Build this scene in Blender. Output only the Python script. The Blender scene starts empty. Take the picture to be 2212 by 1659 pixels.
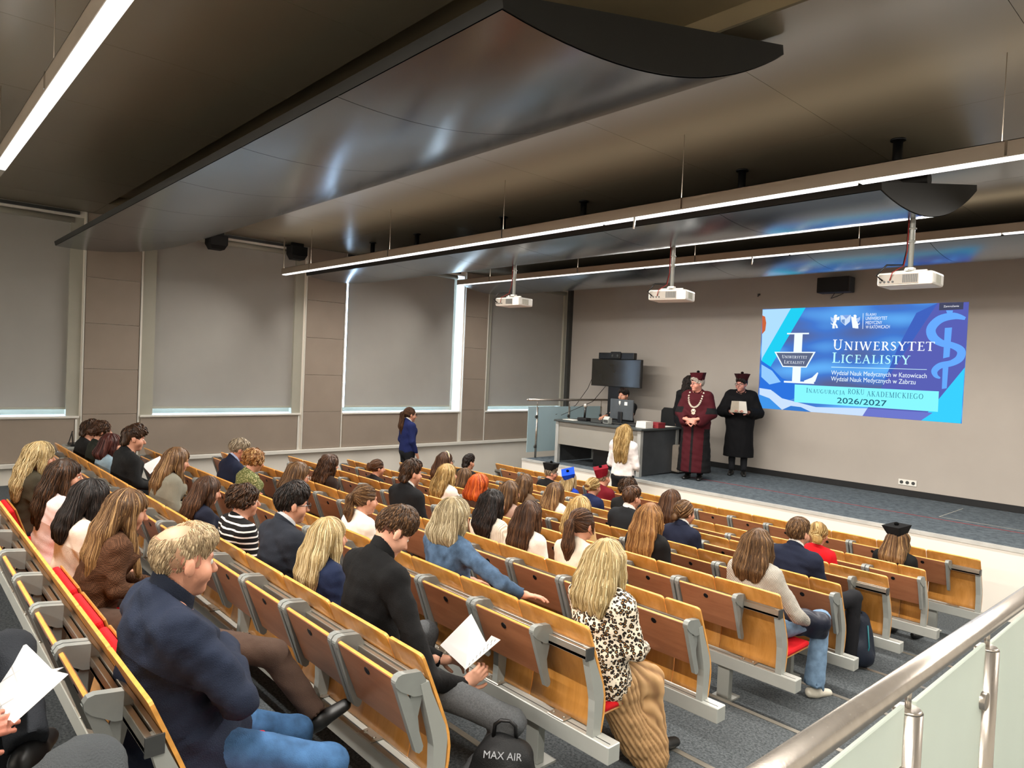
import bpy, bmesh, math, random
import numpy as np
from mathutils import Vector, Matrix
random.seed(7); rng = np.random.default_rng(7)
SC = bpy.context.scene; COL = SC.collection

# ------------------------------------------------------------------ camera
CAM = np.array([0.0, 0.0, 2.52])
FPX, CX, CY = 1506.4, 1106.0, 829.5
yaw, pit, rol = np.radians([47.646, 1.35, -2.496])
fw = np.array([-math.sin(yaw)*math.cos(pit), math.cos(yaw)*math.cos(pit), -math.sin(pit)])
rt0 = np.array([math.cos(yaw), math.sin(yaw), 0.0]); dn0 = np.cross(fw, rt0)
rt = math.cos(rol)*rt0 + math.sin(rol)*dn0; dn = -math.sin(rol)*rt0 + math.cos(rol)*dn0
cam = bpy.data.cameras.new('camera'); cam.sensor_fit = 'HORIZONTAL'; cam.sensor_width = 36.0
cam.lens = FPX/2212*36.0; cam.clip_start = 0.05; cam.clip_end = 200
camo = bpy.data.objects.new('camera', cam); COL.objects.link(camo)
mw = Matrix(((rt[0], -dn[0], -fw[0], CAM[0]), (rt[1], -dn[1], -fw[1], CAM[1]), (rt[2], -dn[2], -fw[2], CAM[2]), (0, 0, 0, 1)))
camo.matrix_world = mw; SC.camera = camo

# ------------------------------------------------------------------ world, exposure
wd = bpy.data.worlds.new('daylight'); SC.world = wd; wd.use_nodes = True
wbg = wd.node_tree.nodes['Background']
wbg.inputs[0].default_value = (0.50, 0.72, 1.0, 1); wbg.inputs[1].default_value = 14.0
SC.view_settings.view_transform = 'Standard'; SC.view_settings.look = 'None'
SC.view_settings.gamma = 1.0; SC.view_settings.use_curve_mapping = False
SC.view_settings.exposure = 0.0
LAMP_W = 38.0            # watts per metre of ceiling light
LAMP_COL = (1.0, 0.945, 0.87)
UP_W = 2.3               # share of the lamps that shines up at the ceiling, watts per metre

def pix(px, py, ax, val):          # where the sight line of a photo point meets a plane of the room
    d = rt*(px-CX) + dn*(py-CY) + fw*FPX
    return CAM + d*((val-CAM[ax])/d[ax])

# ------------------------------------------------------------------ materials
def hexc(h):
    h = h.lstrip('#'); c = [int(h[i:i+2], 16)/255 for i in (0, 2, 4)]
    return tuple(((x/12.92) if x <= 0.04045 else ((x+0.055)/1.055)**2.4) for x in c) + (1.0,)
MATS = {}
class NT:
    def __init__(s, name):
        s.m = bpy.data.materials.new(name); s.m.use_nodes = True; s.t = s.m.node_tree
        s.b = s.t.nodes['Principled BSDF']
    def n(s, typ, **kw):
        nd = s.t.nodes.new(typ)
        for k, v in kw.items():
            if k.startswith('i_'):
                key = k[2:]; key = int(key) if key.isdigit() else key
                nd.inputs[key].default_value = v
            else: setattr(nd, k, v)
        return nd
    def l(s, a, b): s.t.links.new(a, b)
    def coord(s, scale=(1, 1, 1), out='Object'):
        tc = s.n('ShaderNodeTexCoord'); mp = s.n('ShaderNodeMapping'); mp.inputs['Scale'].default_value = scale
        s.l(tc.outputs[out], mp.inputs[0]); return mp.outputs[0]
    def ramp(s, fac, stops, interp='LINEAR'):
        r = s.n('ShaderNodeValToRGB'); r.color_ramp.interpolation = interp
        e = r.color_ramp.elements
        while len(e) < len(stops): e.new(0.5)
        for i, (p, c) in enumerate(stops): e[i].position = p; e[i].color = c
        s.l(fac, r.inputs[0]); return r.outputs[0]
    def bump(s, h, strength, dist=0.01):
        b = s.n('ShaderNodeBump'); b.inputs['Strength'].default_value = strength; b.inputs['Distance'].default_value = dist
        s.l(h, b.inputs['Height']); s.l(b.outputs[0], s.b.inputs['Normal'])
def setp(b, rough=.5, metal=0., spec=.5, coat=0.):
    b.inputs['Roughness'].default_value = rough; b.inputs['Metallic'].default_value = metal
    b.inputs['Specular IOR Level'].default_value = spec; b.inputs['Coat Weight'].default_value = coat
def shade(c, f): return (min(c[0]*f, 1), min(c[1]*f, 1), min(c[2]*f, 1), 1)
def pm(name, h, rough=.5, metal=0., spec=.5, var=.12, vs=6., bs=0., bscale=80., stretch=(1, 1, 1), coat=0.):
    key = ('pm', name)
    if key in MATS: return MATS[key]
    t = NT(name); setp(t.b, rough, metal, spec, coat); c = hexc(h) if isinstance(h, str) else h
    co = t.coord(stretch)
    nz = t.n('ShaderNodeTexNoise', i_Scale=vs, i_Detail=3.0); t.l(co, nz.inputs['Vector'])
    t.l(t.ramp(nz.outputs['Fac'], [(.3, shade(c, 1-var)), (.7, shade(c, 1+var))]), t.b.inputs['Base Color'])
    if bs:
        n2 = t.n('ShaderNodeTexNoise', i_Scale=bscale, i_Detail=2.0); t.l(co, n2.inputs['Vector']); t.bump(n2.outputs['Fac'], bs)
    MATS[key] = t.m; return t.m
def fabric(h, rough=.85, var=.1, bscale=260., bs=.35, vs=9.):
    return pm('fabric_'+h, h, rough, 0, .25, var, vs, bs, bscale)
def emit(name, col, strength):
    key = ('em', name)
    if key in MATS: return MATS[key]
    m = bpy.data.materials.new(name); m.use_nodes = True; t = m.node_tree
    t.nodes.remove(t.nodes['Principled BSDF']); e = t.nodes.new('ShaderNodeEmission')
    e.inputs[0].default_value = hexc(col) if isinstance(col, str) else col; e.inputs[1].default_value = strength
    t.links.new(e.outputs[0], t.nodes['Material Output'].inputs[0]); MATS[key] = m; return m
def wood(name, c1, c2, grain=(14, 14, 1.6), rough=.35, coat=.25):
    t = NT(name); setp(t.b, rough, 0, .5, coat); t.b.inputs['Coat Roughness'].default_value = .2
    co = t.coord(grain)
    oi = t.n('ShaderNodeObjectInfo'); va = t.n('ShaderNodeVectorMath', operation='ADD')
    mu = t.n('ShaderNodeVectorMath', operation='SCALE'); mu.inputs['Scale'].default_value = 37.0
    cb = t.n('ShaderNodeCombineXYZ'); 
    for i in range(3): t.l(oi.outputs['Random'], cb.inputs[i])
    t.l(cb.outputs[0], mu.inputs[0]); t.l(co, va.inputs[0]); t.l(mu.outputs[0], va.inputs[1])
    nz = t.n('ShaderNodeTexNoise', i_Scale=1.0, i_Detail=5.0, i_Distortion=1.2); t.l(va.outputs[0], nz.inputs['Vector'])
    n2 = t.n('ShaderNodeTexNoise', i_Scale=9.0, i_Detail=3.0); t.l(va.outputs[0], n2.inputs['Vector'])
    mx = t.n('ShaderNodeMath', operation='MULTIPLY_ADD'); mx.inputs[1].default_value = .3; t.l(n2.outputs['Fac'], mx.inputs[0]); t.l(nz.outputs['Fac'], mx.inputs[2])
    t.l(t.ramp(mx.outputs[0], [(.45, hexc(c1)), (.85, hexc(c2))]), t.b.inputs['Base Color'])
    t.bump(n2.outputs['Fac'], .04); return t.m

M = {}
M['ply'] = wood('honey_plywood', '#c98d47', '#b27730')
M['ply_edge'] = pm('plywood_edge', '#e2a04c', .4, 0, .5, .15, 30, coat=.2)
M['tablet'] = wood('brown_beech', '#a06a49', '#8d5a3c', grain=(1.8, 14, 14))
M['grey_metal'] = pm('grey_painted_metal', '#a3a59f', .38, .15, .5, .03, 4)
M['cast'] = pm('grey_cast_metal', '#8f928e', .42, .2, .5, .04, 20)
M['dark_plastic'] = pm('dark_grey_plastic', '#3a3b3a', .45)
M['beam'] = pm('pale_grey_beam', '#b9bbb5', .35, .25, .5, .04, 8)
M['alu'] = pm('aluminium_profile', '#b4aea2', .3, .75, .5, .05, 10)
M['steel'] = pm('brushed_stainless_steel', '#c4bcb2', .26, .85, .5, .06, 40, .05, 200, (1, 1, .05))
M['chrome'] = pm('polished_steel', '#c9c6c2', .12, 1.0, .5, .02, 5)
M['red'] = fabric('#d3161f', .8)
M['black'] = pm('black_plastic', '#0c0c0d', .4)
M['blackmatte'] = pm('black_matte', '#101011', .75)
M['white_wall'] = pm('white_painted_wall', '#e9e3d8', .6, 0, .3, .02, 2)
M['front_wall'] = pm('beige_wall_paint', '#a8a097', .55, 0, .3, .03, 1.5, .04, 220)
M['panel'] = pm('taupe_wall_panel', '#978a7d', .5, 0, .4, .04, 3, .05, 300)
M['blind'] = pm('grey_blind_fabric', '#a6a49e', .7, 0, .25, .03, 2, .06, 400)
M['frame'] = pm('pale_window_frame', '#a9a799', .45, 0, .4, .03, 4)
M['sill'] = pm('white_sill', '#dedbd2', .45, 0, .4, .02, 4)
M['ceil'] = pm('taupe_satin_ceiling', '#756b59', .33, 0, .5, .03, 1.2)
M['ceil_hi'] = pm('matt_upper_ceiling', '#9a8a6c', .5, 0, .5, .03, 1.2)
M['reflector'] = pm('satin_grey_reflector', '#757d86', .215, 1.0, .5, .04, 2.5)
M['reflector_edge'] = pm('charcoal_reflector_edge', '#2a2a28', .6, 0, .3, .05, 5)
M['housing'] = pm('warm_grey_lamp_housing', '#9c8f80', .45, .1, .4, .03, 4)
def carpet(name, c1, c2, sc):
    t = NT(name); setp(t.b, .95, 0, .1)
    co = t.coord(); nz = t.n('ShaderNodeTexNoise', i_Scale=sc, i_Detail=6.0, i_Roughness=.75); t.l(co, nz.inputs['Vector'])
    t.l(t.ramp(nz.outputs['Fac'], [(.38, hexc(c1)), (.62, hexc(c2))]), t.b.inputs['Base Color'])
    n2 = t.n('ShaderNodeTexNoise', i_Scale=500.0); t.l(co, n2.inputs['Vector']); t.bump(n2.outputs['Fac'], .4); return t.m
M['carpet'] = carpet('speckled_grey_carpet', '#3c4042', '#666b6e', 70.)
M['stage_floor'] = carpet('blue_grey_stage_lino', '#4b5359', '#676f75', 14.)
def glassy(name, c, rough, trans, alpha_mix=.5):
    t = NT(name); setp(t.b, rough, 0, .5)
    t.b.inputs['Base Color'].default_value = hexc(c); t.b.inputs['Transmission Weight'].default_value = trans; t.b.inputs['IOR'].default_value = 1.3
    nz = t.n('ShaderNodeTexNoise', i_Scale=3.0); t.l(t.coord(), nz.inputs['Vector'])
    t.l(t.ramp(nz.outputs['Fac'], [(.3, shade(hexc(c), .97)), (.7, shade(hexc(c), 1.02))]), t.b.inputs['Base Color']); return t.m
M['frost'] = glassy('frosted_green_glass', '#e2eee2', .45, .12)
M['frost_blue'] = glassy('frosted_pale_glass', '#bcd4da', .5, .4)
M['glass'] = glassy('clear_window_glass', '#ffffff', .0, 1.0); M['glass'].node_tree.nodes['Principled BSDF'].inputs['IOR'].default_value = 1.01

# ------------------------------------------------------------------ object helpers
def link(name, me, mat=None, parent=None):
    o = bpy.data.objects.new(name, me); COL.objects.link(o)
    if parent is not None: o.parent = parent
    if mat is not None and me is not None and not me.materials:
        for mm in (mat if isinstance(mat, (list, tuple)) else [mat]): me.materials.append(mm)
    return o
def tag(o, label=None, cat=None, group=None, kind=None):
    if label: o['label'] = label
    if cat: o['category'] = cat
    if group: o['group'] = group
    if kind: o['kind'] = kind
    return o
def thing(name, label, cat, loc=(0, 0, 0), rz=0., group=None):
    o = bpy.data.objects.new(name, None); o.empty_display_size = .1; COL.objects.link(o)
    o.location = loc; o.rotation_euler = (0, 0, rz); return tag(o, label, cat, group)
def npmesh(name, V, Q, smooth=True):
    V = np.asarray(V, np.float32); Q = np.asarray(Q, np.int32); me = bpy.data.meshes.new(name)
    k = Q.shape[1]; me.vertices.add(len(V)); me.vertices.foreach_set('co', V.ravel())
    me.loops.add(Q.size); me.loops.foreach_set('vertex_index', Q.ravel())
    me.polygons.add(len(Q)); me.polygons.foreach_set('loop_start', np.arange(0, Q.size, k, dtype=np.int32))
    me.polygons.foreach_set('use_smooth', np.full(len(Q), smooth, bool))
    me.update(calc_edges=True); return me
class MB:                                    # collects simple solids into one mesh
    def __init__(s): s.bm = bmesh.new(); s.mi = 0
    def box(s, x0, x1, y0, y1, z0, z1, bev=0., seg=1, M4=None):
        r = bmesh.ops.create_cube(s.bm, size=1.0); vs = r['verts']
        for v in vs: v.co = Vector(((x0+x1)/2+v.co.x*(x1-x0), (y0+y1)/2+v.co.y*(y1-y0), (z0+z1)/2+v.co.z*(z1-z0)))
        if bev:
            es = list({e for v in vs for e in v.link_edges})
            vs = bmesh.ops.bevel(s.bm, geom=es, offset=bev, segments=seg, affect='EDGES', profile=.5)['verts']
        s._fin(vs, M4); return s
    def _fin(s, vs, M4=None):
        if M4 is not None:
            for v in vs: v.co = M4 @ v.co
        for f in {f for v in vs for f in v.link_faces}: f.material_index = s.mi
    def cyl(s, p, q, r, r2=None, n=16, cap=True):
        p, q = Vector(p), Vector(q); d = q-p
        res = bmesh.ops.create_cone(s.bm, cap_ends=cap, segments=n, radius1=r, radius2=r if r2 is None else r2, depth=d.length)
        mt = Matrix.Translation((p+q)/2) @ d.to_track_quat('Z', 'Y').to_matrix().to_4x4()
        for v in res['verts']: v.co = mt @ v.co
        s._fin(res['verts'])
        for f in {f for v in res['verts'] for f in v.link_faces}: f.smooth = len(f.verts) == 4
        return s
    def sph(s, c, r, sx=1, sy=1, sz=1, u=12, v=8, M4=None):
        res = bmesh.ops.create_uvsphere(s.bm, u_segments=u, v_segments=v, radius=r)
        for w in res['verts']: w.co = Vector(c)+Vector((w.co.x*sx, w.co.y*sy, w.co.z*sz))
        s._fin(res['verts'], M4)
        for f in {f for w in res['verts'] for f in w.link_faces}: f.smooth = True
        return s
    def prism(s, pts, axis, a, b, smooth=False):       # polygon pts in the plane normal to axis, extruded a..b
        def co(p, t): return {0: (t, p[0], p[1]), 1: (p[0], t, p[1]), 2: (p[0], p[1], t)}[axis]
        A = [s.bm.verts.new(co(p, a)) for p in pts]; B = [s.bm.verts.new(co(p, b)) for p in pts]
        n = len(pts); fs = []
        for i in range(n): fs.append(s.bm.faces.new((A[i], A[(i+1) % n], B[(i+1) % n], B[i])))
        if smooth:
            for f in fs: f.smooth = True
        fs.append(s.bm.faces.new(A[::-1])); fs.append(s.bm.faces.new(B))
        for f in fs: f.material_index = s.mi
        return s
    def tube(s, pts, r, n=8, r1=None):
        pts = [Vector(p) for p in pts]; rings = []
        for i, p in enumerate(pts):
            d = (pts[min(i+1, len(pts)-1)]-pts[max(i-1, 0)]).normalized()
            u = d.orthogonal().normalized() if i == 0 else (U-d*U.dot(d)).normalized()
            U = u; w = d.cross(u); rr = r if r1 is None else r+(r1-r)*i/(len(pts)-1)
            rings.append([s.bm.verts.new(p+(u*math.cos(2*math.pi*k/n)+w*math.sin(2*math.pi*k/n))*rr) for k in range(n)])
        for a, b in zip(rings, rings[1:]):
            for k in range(n):
                f = s.bm.faces.new((a[k], a[(k+1) % n], b[(k+1) % n], b[k])); f.smooth = True; f.material_index = s.mi
        for rr_ in (rings[0][::-1], rings[-1]):
            f = s.bm.faces.new(rr_); f.material_index = s.mi
        return s
    def mesh(s, name):
        me = bpy.data.meshes.new(name); bmesh.ops.recalc_face_normals(s.bm, faces=s.bm.faces[:]); s.bm.to_mesh(me); s.bm.free(); return me
    def build(s, name, mat, parent=None): return link(name, s.mesh(name), mat, parent)
def struct(name, mb, mat, parent=None):
    o = mb.build(name, mat, parent); o['kind'] = 'structure'; return o
def boxo(name, x0, x1, y0, y1, z0, z1, mat, parent=None, bev=0., seg=1): return MB().box(x0, x1, y0, y1, z0, z1, bev, seg).build(name, mat, parent)
ORD = ['first', 'second', 'third', 'fourth', 'fifth', 'sixth', 'seventh', 'eighth', 'ninth', 'tenth', 'eleventh', 'twelfth', 'thirteenth', 'fourteenth', 'fifteenth']
# ------------------------------------------------------------------ layout of the hall
SW = .48                                     # seat width
def RY(k): return .576+.9216*k               # top edge of the seat backs of row k (0 = back row)
def RF(k): return .70-.0994*k if k < 8 else 0.0
XW, YF, ZC, ZS, YS = -11.06, 11.8, 4.39, .80, 9.12   # left wall, front wall, ceiling, stage level, stage edge
XR0, XR1 = -9.26, -2.06                      # row ends
# ================================================================== THE ROOM
XE, YB = 3.0, -4.0                           # right and back walls, out of view
WINS = [(-.40, 2.06), (2.82, 5.28), (6.07, 8.68), (9.34, 11.70)]
BLD = [(-.24, 1.92), (2.98, 5.14), (6.13, 8.47), (9.42, 11.62)]
ZW0, ZW1 = 1.60, 4.30
w = MB(); TH = .36
w.box(XW-TH, XW, YB, YF+.2, -.3, ZW0-.03); w.box(XW-TH, XW, YB, YF+.2, ZW1, 4.8)
ed = [YB]+[v for p in WINS for v in p]+[YF+.2]
for i in range(0, len(ed), 2): w.box(XW-TH, XW, ed[i], ed[i+1], ZW0-.03, ZW1)
wall_left = struct('wall_left', w, M['white_wall'])
seams = [.99, 1.62, 2.25, 2.88, 3.51, 4.14, 4.385]
for (a, b) in [(2.10, 2.78), (5.33, 6.03), (8.73, 9.31)]:
    for z0, z1 in zip(seams, seams[1:]):
        boxo('panel', XW, XW+.022, a, b, z0+.002, z1-.002, M['panel'], wall_left, .002)
    for y in (a-.022, b+.008): boxo('edge_strip', XW, XW+.03, y, y+.014, .99, 4.385, M['sill'], wall_left)
for (a, b) in WINS:
    boxo('panel', XW, XW+.022, a+.01, b-.05, .99, 1.555, M['panel'], wall_left, .002)
    boxo('edge_strip', XW, XW+.03, b-.045, b-.02, .99, 1.555, M['sill'], wall_left)
struct('trim_1', MB().box(XW, XW+.07, YB, YF, .925, .985, .006), M['sill'])
for i, ((a, b), (c, d)) in enumerate(zip(WINS, BLD)):
    f = MB(); xo = XW-TH
    f.box(xo+.02, xo+.09, a, a+.07, ZW0, ZW1).box(xo+.02, xo+.09, b-.07, b, ZW0, ZW1).box(xo+.02, xo+.09, a+.07, b-.07, ZW0, ZW0+.07).box(xo+.02, xo+.09, a+.07, b-.07, ZW1-.07, ZW1)
    f.box(xo+.02, xo+.09, (a+b)/2-.04, (a+b)/2+.04, ZW0+.07, ZW1-.07)
    win = struct('window_%d' % (i+1), f, M['frame'])
    for y0, y1 in ((a+.07, (a+b)/2-.04), ((a+b)/2+.04, b-.07)): boxo('pane', xo+.05, xo+.058, y0, y1, ZW0+.07, ZW1-.07, M['glass'], win)
    boxo('window_sill', xo+.1, XW+.045, a, b, ZW0-.03, ZW0, M['sill'], win, .004)
    if i != 2:
        boxo('guide_rail', XW-.10, XW-.004, a, c+.012, ZW0+.002, ZW1, M['frame'], win); boxo('guide_rail', XW-.10, XW-.004, d-.012, b, ZW0+.002, ZW1, M['frame'], win)
    nm = ['nearest the back of the hall', 'between the two taupe wall panels behind the grey-haired man', 'with daylight leaking down both its sides', 'in the front corner behind the glass railing'][i]
    t = thing('roller_blind', 'grey roller blind '+nm, 'blind', (XW-.055, (c+d)/2, ZW0), 0, 'roller blinds')
    h = (d-c)/2
    boxo('blind_fabric', -.002, .002, -h, h, .115, 2.66, M['blind'], t); boxo('bottom_bar', -.009, .009, -h, h, .085, .118, M['frame'], t, .005)
    MB().cyl((.03, -h-.03, 2.66), (.03, h+.03, 2.66), .042, n=20).build('roller_tube', M['frame'], t)
    boxo('headrail', -.02, .10, -h-.08, h+.08, 2.735, 2.775, M['dark_plastic'], t)
w = MB().box(XW-TH, XE+.2, YF, YF+.2, -.3, 4.8); wall_front = struct('wall_front', w, M['front_wall'])
struct('wall_right', MB().box(XE, XE+.2, YB, YF, -.3, 4.8), M['white_wall']); struct('wall_back', MB().box(XW-TH, XE+.2, YB-.2, YB, -.3, 4.8), M['white_wall'])
struct('baseboard_front', MB().box(-9.6, XE, YF-.018, YF, ZS+.004, ZS+.10, .003), M['blackmatte'])
boxo('corner_strip', XW, XW+.09, YF-.10, YF-.001, .1, 4.38, M['dark_plastic'], wall_front)
# stepped floor
pts = [(YB, -.3), (YB, RF(-1))]
ST = [RY(k)-.12 for k in range(0, 9)]
for k, y in enumerate(ST): pts += [(y, RF(k-1)), (y, RF(k))]
pts += [(YF, 0.0), (YF, -.3)]
floor = struct('floor', MB().prism(pts, 0, XW, XE), M['carpet'])
for k, y in enumerate(ST[:-1]):
    o = struct('trim_%d' % (k+2), MB().box(XW+.3, -.60, y-.03, y+.006, RF(k-1), RF(k-1)+.004).box(XW+.3, -.60, y, y+.006, RF(k)+.002, RF(k-1)), M['alu'])
struct('floor_landing', MB().box(-.42, XE, YB, 4.2, RF(-1)-.2, RF(-1)+.01), M['carpet'])
# ceiling: boards with fine joints and a long recess over the rear reflector
cl = MB(); ry0, ry1, rx0 = 2.16, 3.36, -10.2
cl.box(XW-TH, XE+.2, YB-.2, ry0, ZC+.012, 4.8).box(XW-TH, XE+.2, ry1, YF+.2, ZC+.012, 4.8).box(XW-TH, rx0, ry0, ry1, ZC+.012, 4.8).box(rx0, XE+.2, ry0, ry1, ZC+.11, 4.8)
ceiling = struct('ceiling', cl, M['ceil_hi'])
xs = [XW, -10.2]+[-10.2+1.32*i for i in range(1, 11)]
ysr = [-1.64, .26, ry0] , [ry1, 5.3, 7.4, 9.6, YF]
for ys in ysr:
    for y0, y1 in zip(ys, ys[1:]):
        for x0, x1 in zip(xs, xs[1:]):
            boxo('ceiling_board', x0+.0015, x1-.0015, y0+.0015, y1-.0015, ZC, ZC+.012, M['ceil'], ceiling)
boxo('ceiling_board', XW, rx0-.002, ry0+.0015, ry1-.0015, ZC, ZC+.012, M['ceil'], ceiling)

# ------------------------------------------------------------------ ceiling reflectors
def reflector(label, near, far, x0, x1, sag, nsheet):
    y0, z0 = near; y1, z1 = far; n = 20; e = .05
    t = thing('ceiling_reflector', label, 'ceiling panel', ((x0+x1)/2, (y0+y1)/2, (z0+z1)/2), 0, 'curved ceiling reflectors')
    cx, cyy, cz = t.location; L = math.hypot(y1-y0, z1-z0); uy, uz = (y1-y0)/L, (z1-z0)/L
    def P(s, h): return (y0-cyy+uy*s*L-uz*h, z0-cz+uz*s*L+uy*h)
    def arc(s): return -sag*4*s*(1-s)
    bot = [P(i/n, arc(i/n)) for i in range(n+1)]
    poly = [P(0, e)]+bot+[P(1, e)]
    MB().prism(poly, 0, x0-cx, x1-cx).build('core', M['reflector_edge'], t)
    sw = (x1-x0-.012)/nsheet
    for i in range(nsheet):
        a = x0-cx+.006+i*sw; V = []
        for h in (-.001, -.005):
            for j in range(n+1):
                for x in (a+.0025, a+sw-.0025): y_, z_ = P(j/n, arc(j/n)+h); V.append((x, y_, z_))
        q = lambda s_, j, k: s_*2*(n+1)+2*j+k
        Q = [(q(1, j, 0), q(1, j+1, 0), q(1, j+1, 1), q(1, j, 1)) for j in range(n)]+[(q(0, j, 0), q(0, j, 1), q(0, j+1, 1), q(0, j+1, 0)) for j in range(n)]
        link('metal_sheet', npmesh('metal_sheet', V, Q, True), M['reflector'], t)
    return t, P
rf1, P1 = reflector('long satin grey curved reflector hanging nearest the camera', (1.63, 3.80), (3.67, 4.31), -10.4, -1.92, .17, 7)
rf2, P2 = reflector('middle curved grey reflector with three projectors below it', (4.99, 3.83), (7.12, 4.25), -10.4, -1.86, .20, 7)
rf3, P3 = reflector('foremost curved grey reflector glowing blue near the front wall', (8.12, 4.02), (10.2, 4.28), -10.4, -1.2, .20, 7)
def relP(rf, pts): return pts
for x in (-2.04, -3.34, -5.25, -6.59, -8.47, -9.69):
    cx, cyy, cz = rf2.location; zt = 3.83+(5.74-4.99)*.197+.05
    MB().cyl((x-cx, 5.74-cyy, zt-cz-.02), (x-cx, 5.74-cyy, ZC-cz), .034).cyl((x-cx, 5.74-cyy, ZC-cz-.012), (x-cx, 5.74-cyy, ZC-cz), .055).box(x-cx-.10, x-cx+.06, 5.74-cyy-.28, 5.74-cyy+.03, zt-cz-.05, zt-cz+.02).build('hanger_post', M['black'], rf2)
for rf, yy, zt, xe in ((rf1, 2.75, 4.15, -2.13), (rf2, 6.35, 4.21, -2.0)):
    cx, cyy, cz = rf.location
    MB().cyl((xe-8-cx, yy-cyy, zt-cz), (xe-cx, yy-cyy, zt-cz), .055, n=20).build('carrier_tube', M['black'], rf)
    for x in (-9.4, -6.3, -3.2): MB().cyl((x-cx, yy-cyy, zt-cz), (x-cx, yy-cyy, ZC+(.11 if rf is rf1 else 0)-cz), .03).build('hanger_post', M['black'], rf)

# ------------------------------------------------------------------ pendant line lights
def line_light(label, x0, x1, y, z, seg, lit0=None, up=1.0):
    t = thing('line_light', label, 'ceiling light', ((x0+x1)/2, y, z), 0, 'pendant line lights'); cx = (x0+x1)/2
    hw, hh = .038, .09
    b = MB().box(x0-cx, x1-cx, -hw, -hw+.004, 0, hh).box(x0-cx, x1-cx, hw-.004, hw, 0, hh).box(x0-cx, x1-cx, -hw, hw, hh-.004, hh)
    b.build('housing', M['housing'], t)
    for x in (x0, x1): boxo('end_cap', x-cx-.004, x-cx+.004, -hw-.001, hw+.001, -.002, hh+.001, M['housing'], t)
    lo = x0 if lit0 is None else lit0
    n = max(1, round((x1-lo)/seg)); sl = (x1-lo)/n
    for i in range(n):
        a = lo+i*sl-cx
        o = MB().box(a+.012, a+sl-.012, -hw+.005, hw-.005, -.012, .02, .004).build('diffuser', M['diffuser'], t)
        for tl in (-1, 1):                                   # the two wings of the lamp, shielded along its length
            L = bpy.data.lights.new('lamp', 'AREA'); L.shape = 'RECTANGLE'; L.size = sl-.03; L.size_y = .03
            L.energy = LAMP_W*sl/2; L.color = LAMP_COL; L.spread = math.radians(122)
            lo_ = bpy.data.objects.new('lamp', L); COL.objects.link(lo_); lo_.parent = t; lo_.location = (a+sl/2, tl*.016, -.03); lo_.rotation_euler = (tl*math.radians(35), 0, 0)
        U_ = bpy.data.lights.new('uplight', 'AREA'); U_.shape = 'RECTANGLE'; U_.size = sl-.03; U_.size_y = .05; U_.energy = UP_W*up*sl; U_.color = LAMP_COL
        uo = bpy.data.objects.new('uplight', U_); COL.objects.link(uo); uo.parent = t; uo.location = (a+sl/2, 0, hh+.004); uo.rotation_euler = (math.pi, 0, 0)
    if lo > x0+.1: MB().box(x0-cx+.01, lo-cx-.01, -hw+.005, hw-.005, -.004, .02).build('diffuser', M['frame'], t)
    ws = [x0+.9+i*2.1 for i in range(int((x1-x0-.9)/2.1)+1)]
    for x in ws:
        MB().cyl((x-cx, 0, hh), (x-cx, 0, ZC-z), .0025, n=5).build('wire', M['housing'], t)
        boxo('clip', x-cx+.03-.006, x-cx+.03+.006, -hw-.006, -hw, .005, hh, M['chrome'], t)
    return t
d = NT('lit_diffuser'); setp(d.b, .5)
br = d.n('ShaderNodeTexBrick', i_Scale=1.0); br.inputs['Color1'].default_value = (1, .97, .92, 1); br.inputs['Color2'].default_value = (.93, .95, .95, 1); br.inputs['Mortar'].default_value = (.72, .74, .74, 1)
br.inputs['Mortar Size'].default_value = .004; br.inputs['Brick Width'].default_value = .035; br.inputs['Row Height'].default_value = .02; d.l(d.coord(), br.inputs['Vector'])
d.l(br.outputs['Color'], d.b.inputs['Emission Color']); d.b.inputs['Emission Strength'].default_value = 1.6; M['diffuser'] = d.m
L0 = line_light('pendant line light with bright prismatic diffuser above the audience at top left', -7.2, 2.4, .63, 3.79, 1.9, -6.25, .3)
L1 = line_light('long pendant line light in front of the middle reflector', -10.4, 2.4, 4.62, 3.80, 2.0)
L2 = line_light('long pendant line light nearest the stage, below the foremost reflector', -10.4, 2.4, 8.02, 4.02, 2.0)
L3 = line_light('pendant line light over the rear of the hall, behind the viewpoint', -10.4, 2.4, -2.9, 3.79, 2.0, None, .3)
MB().tube([(-6.35, -.02, .09), (-6.37, -.02, .10), (-6.42, 0, .16), (-6.42, 0, .57)], .009).build('conduit', M['housing'], L1)
for lt, x in ((L1, -3.62), (L2, -4.45)):
    MB().tube([(x+4.0, -.04, 0), (x+4.01, -.05, -.05), (x+4.005, -.05, -.10)], .008, 6).build('hanging_hook', M['sill'], lt)

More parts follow.
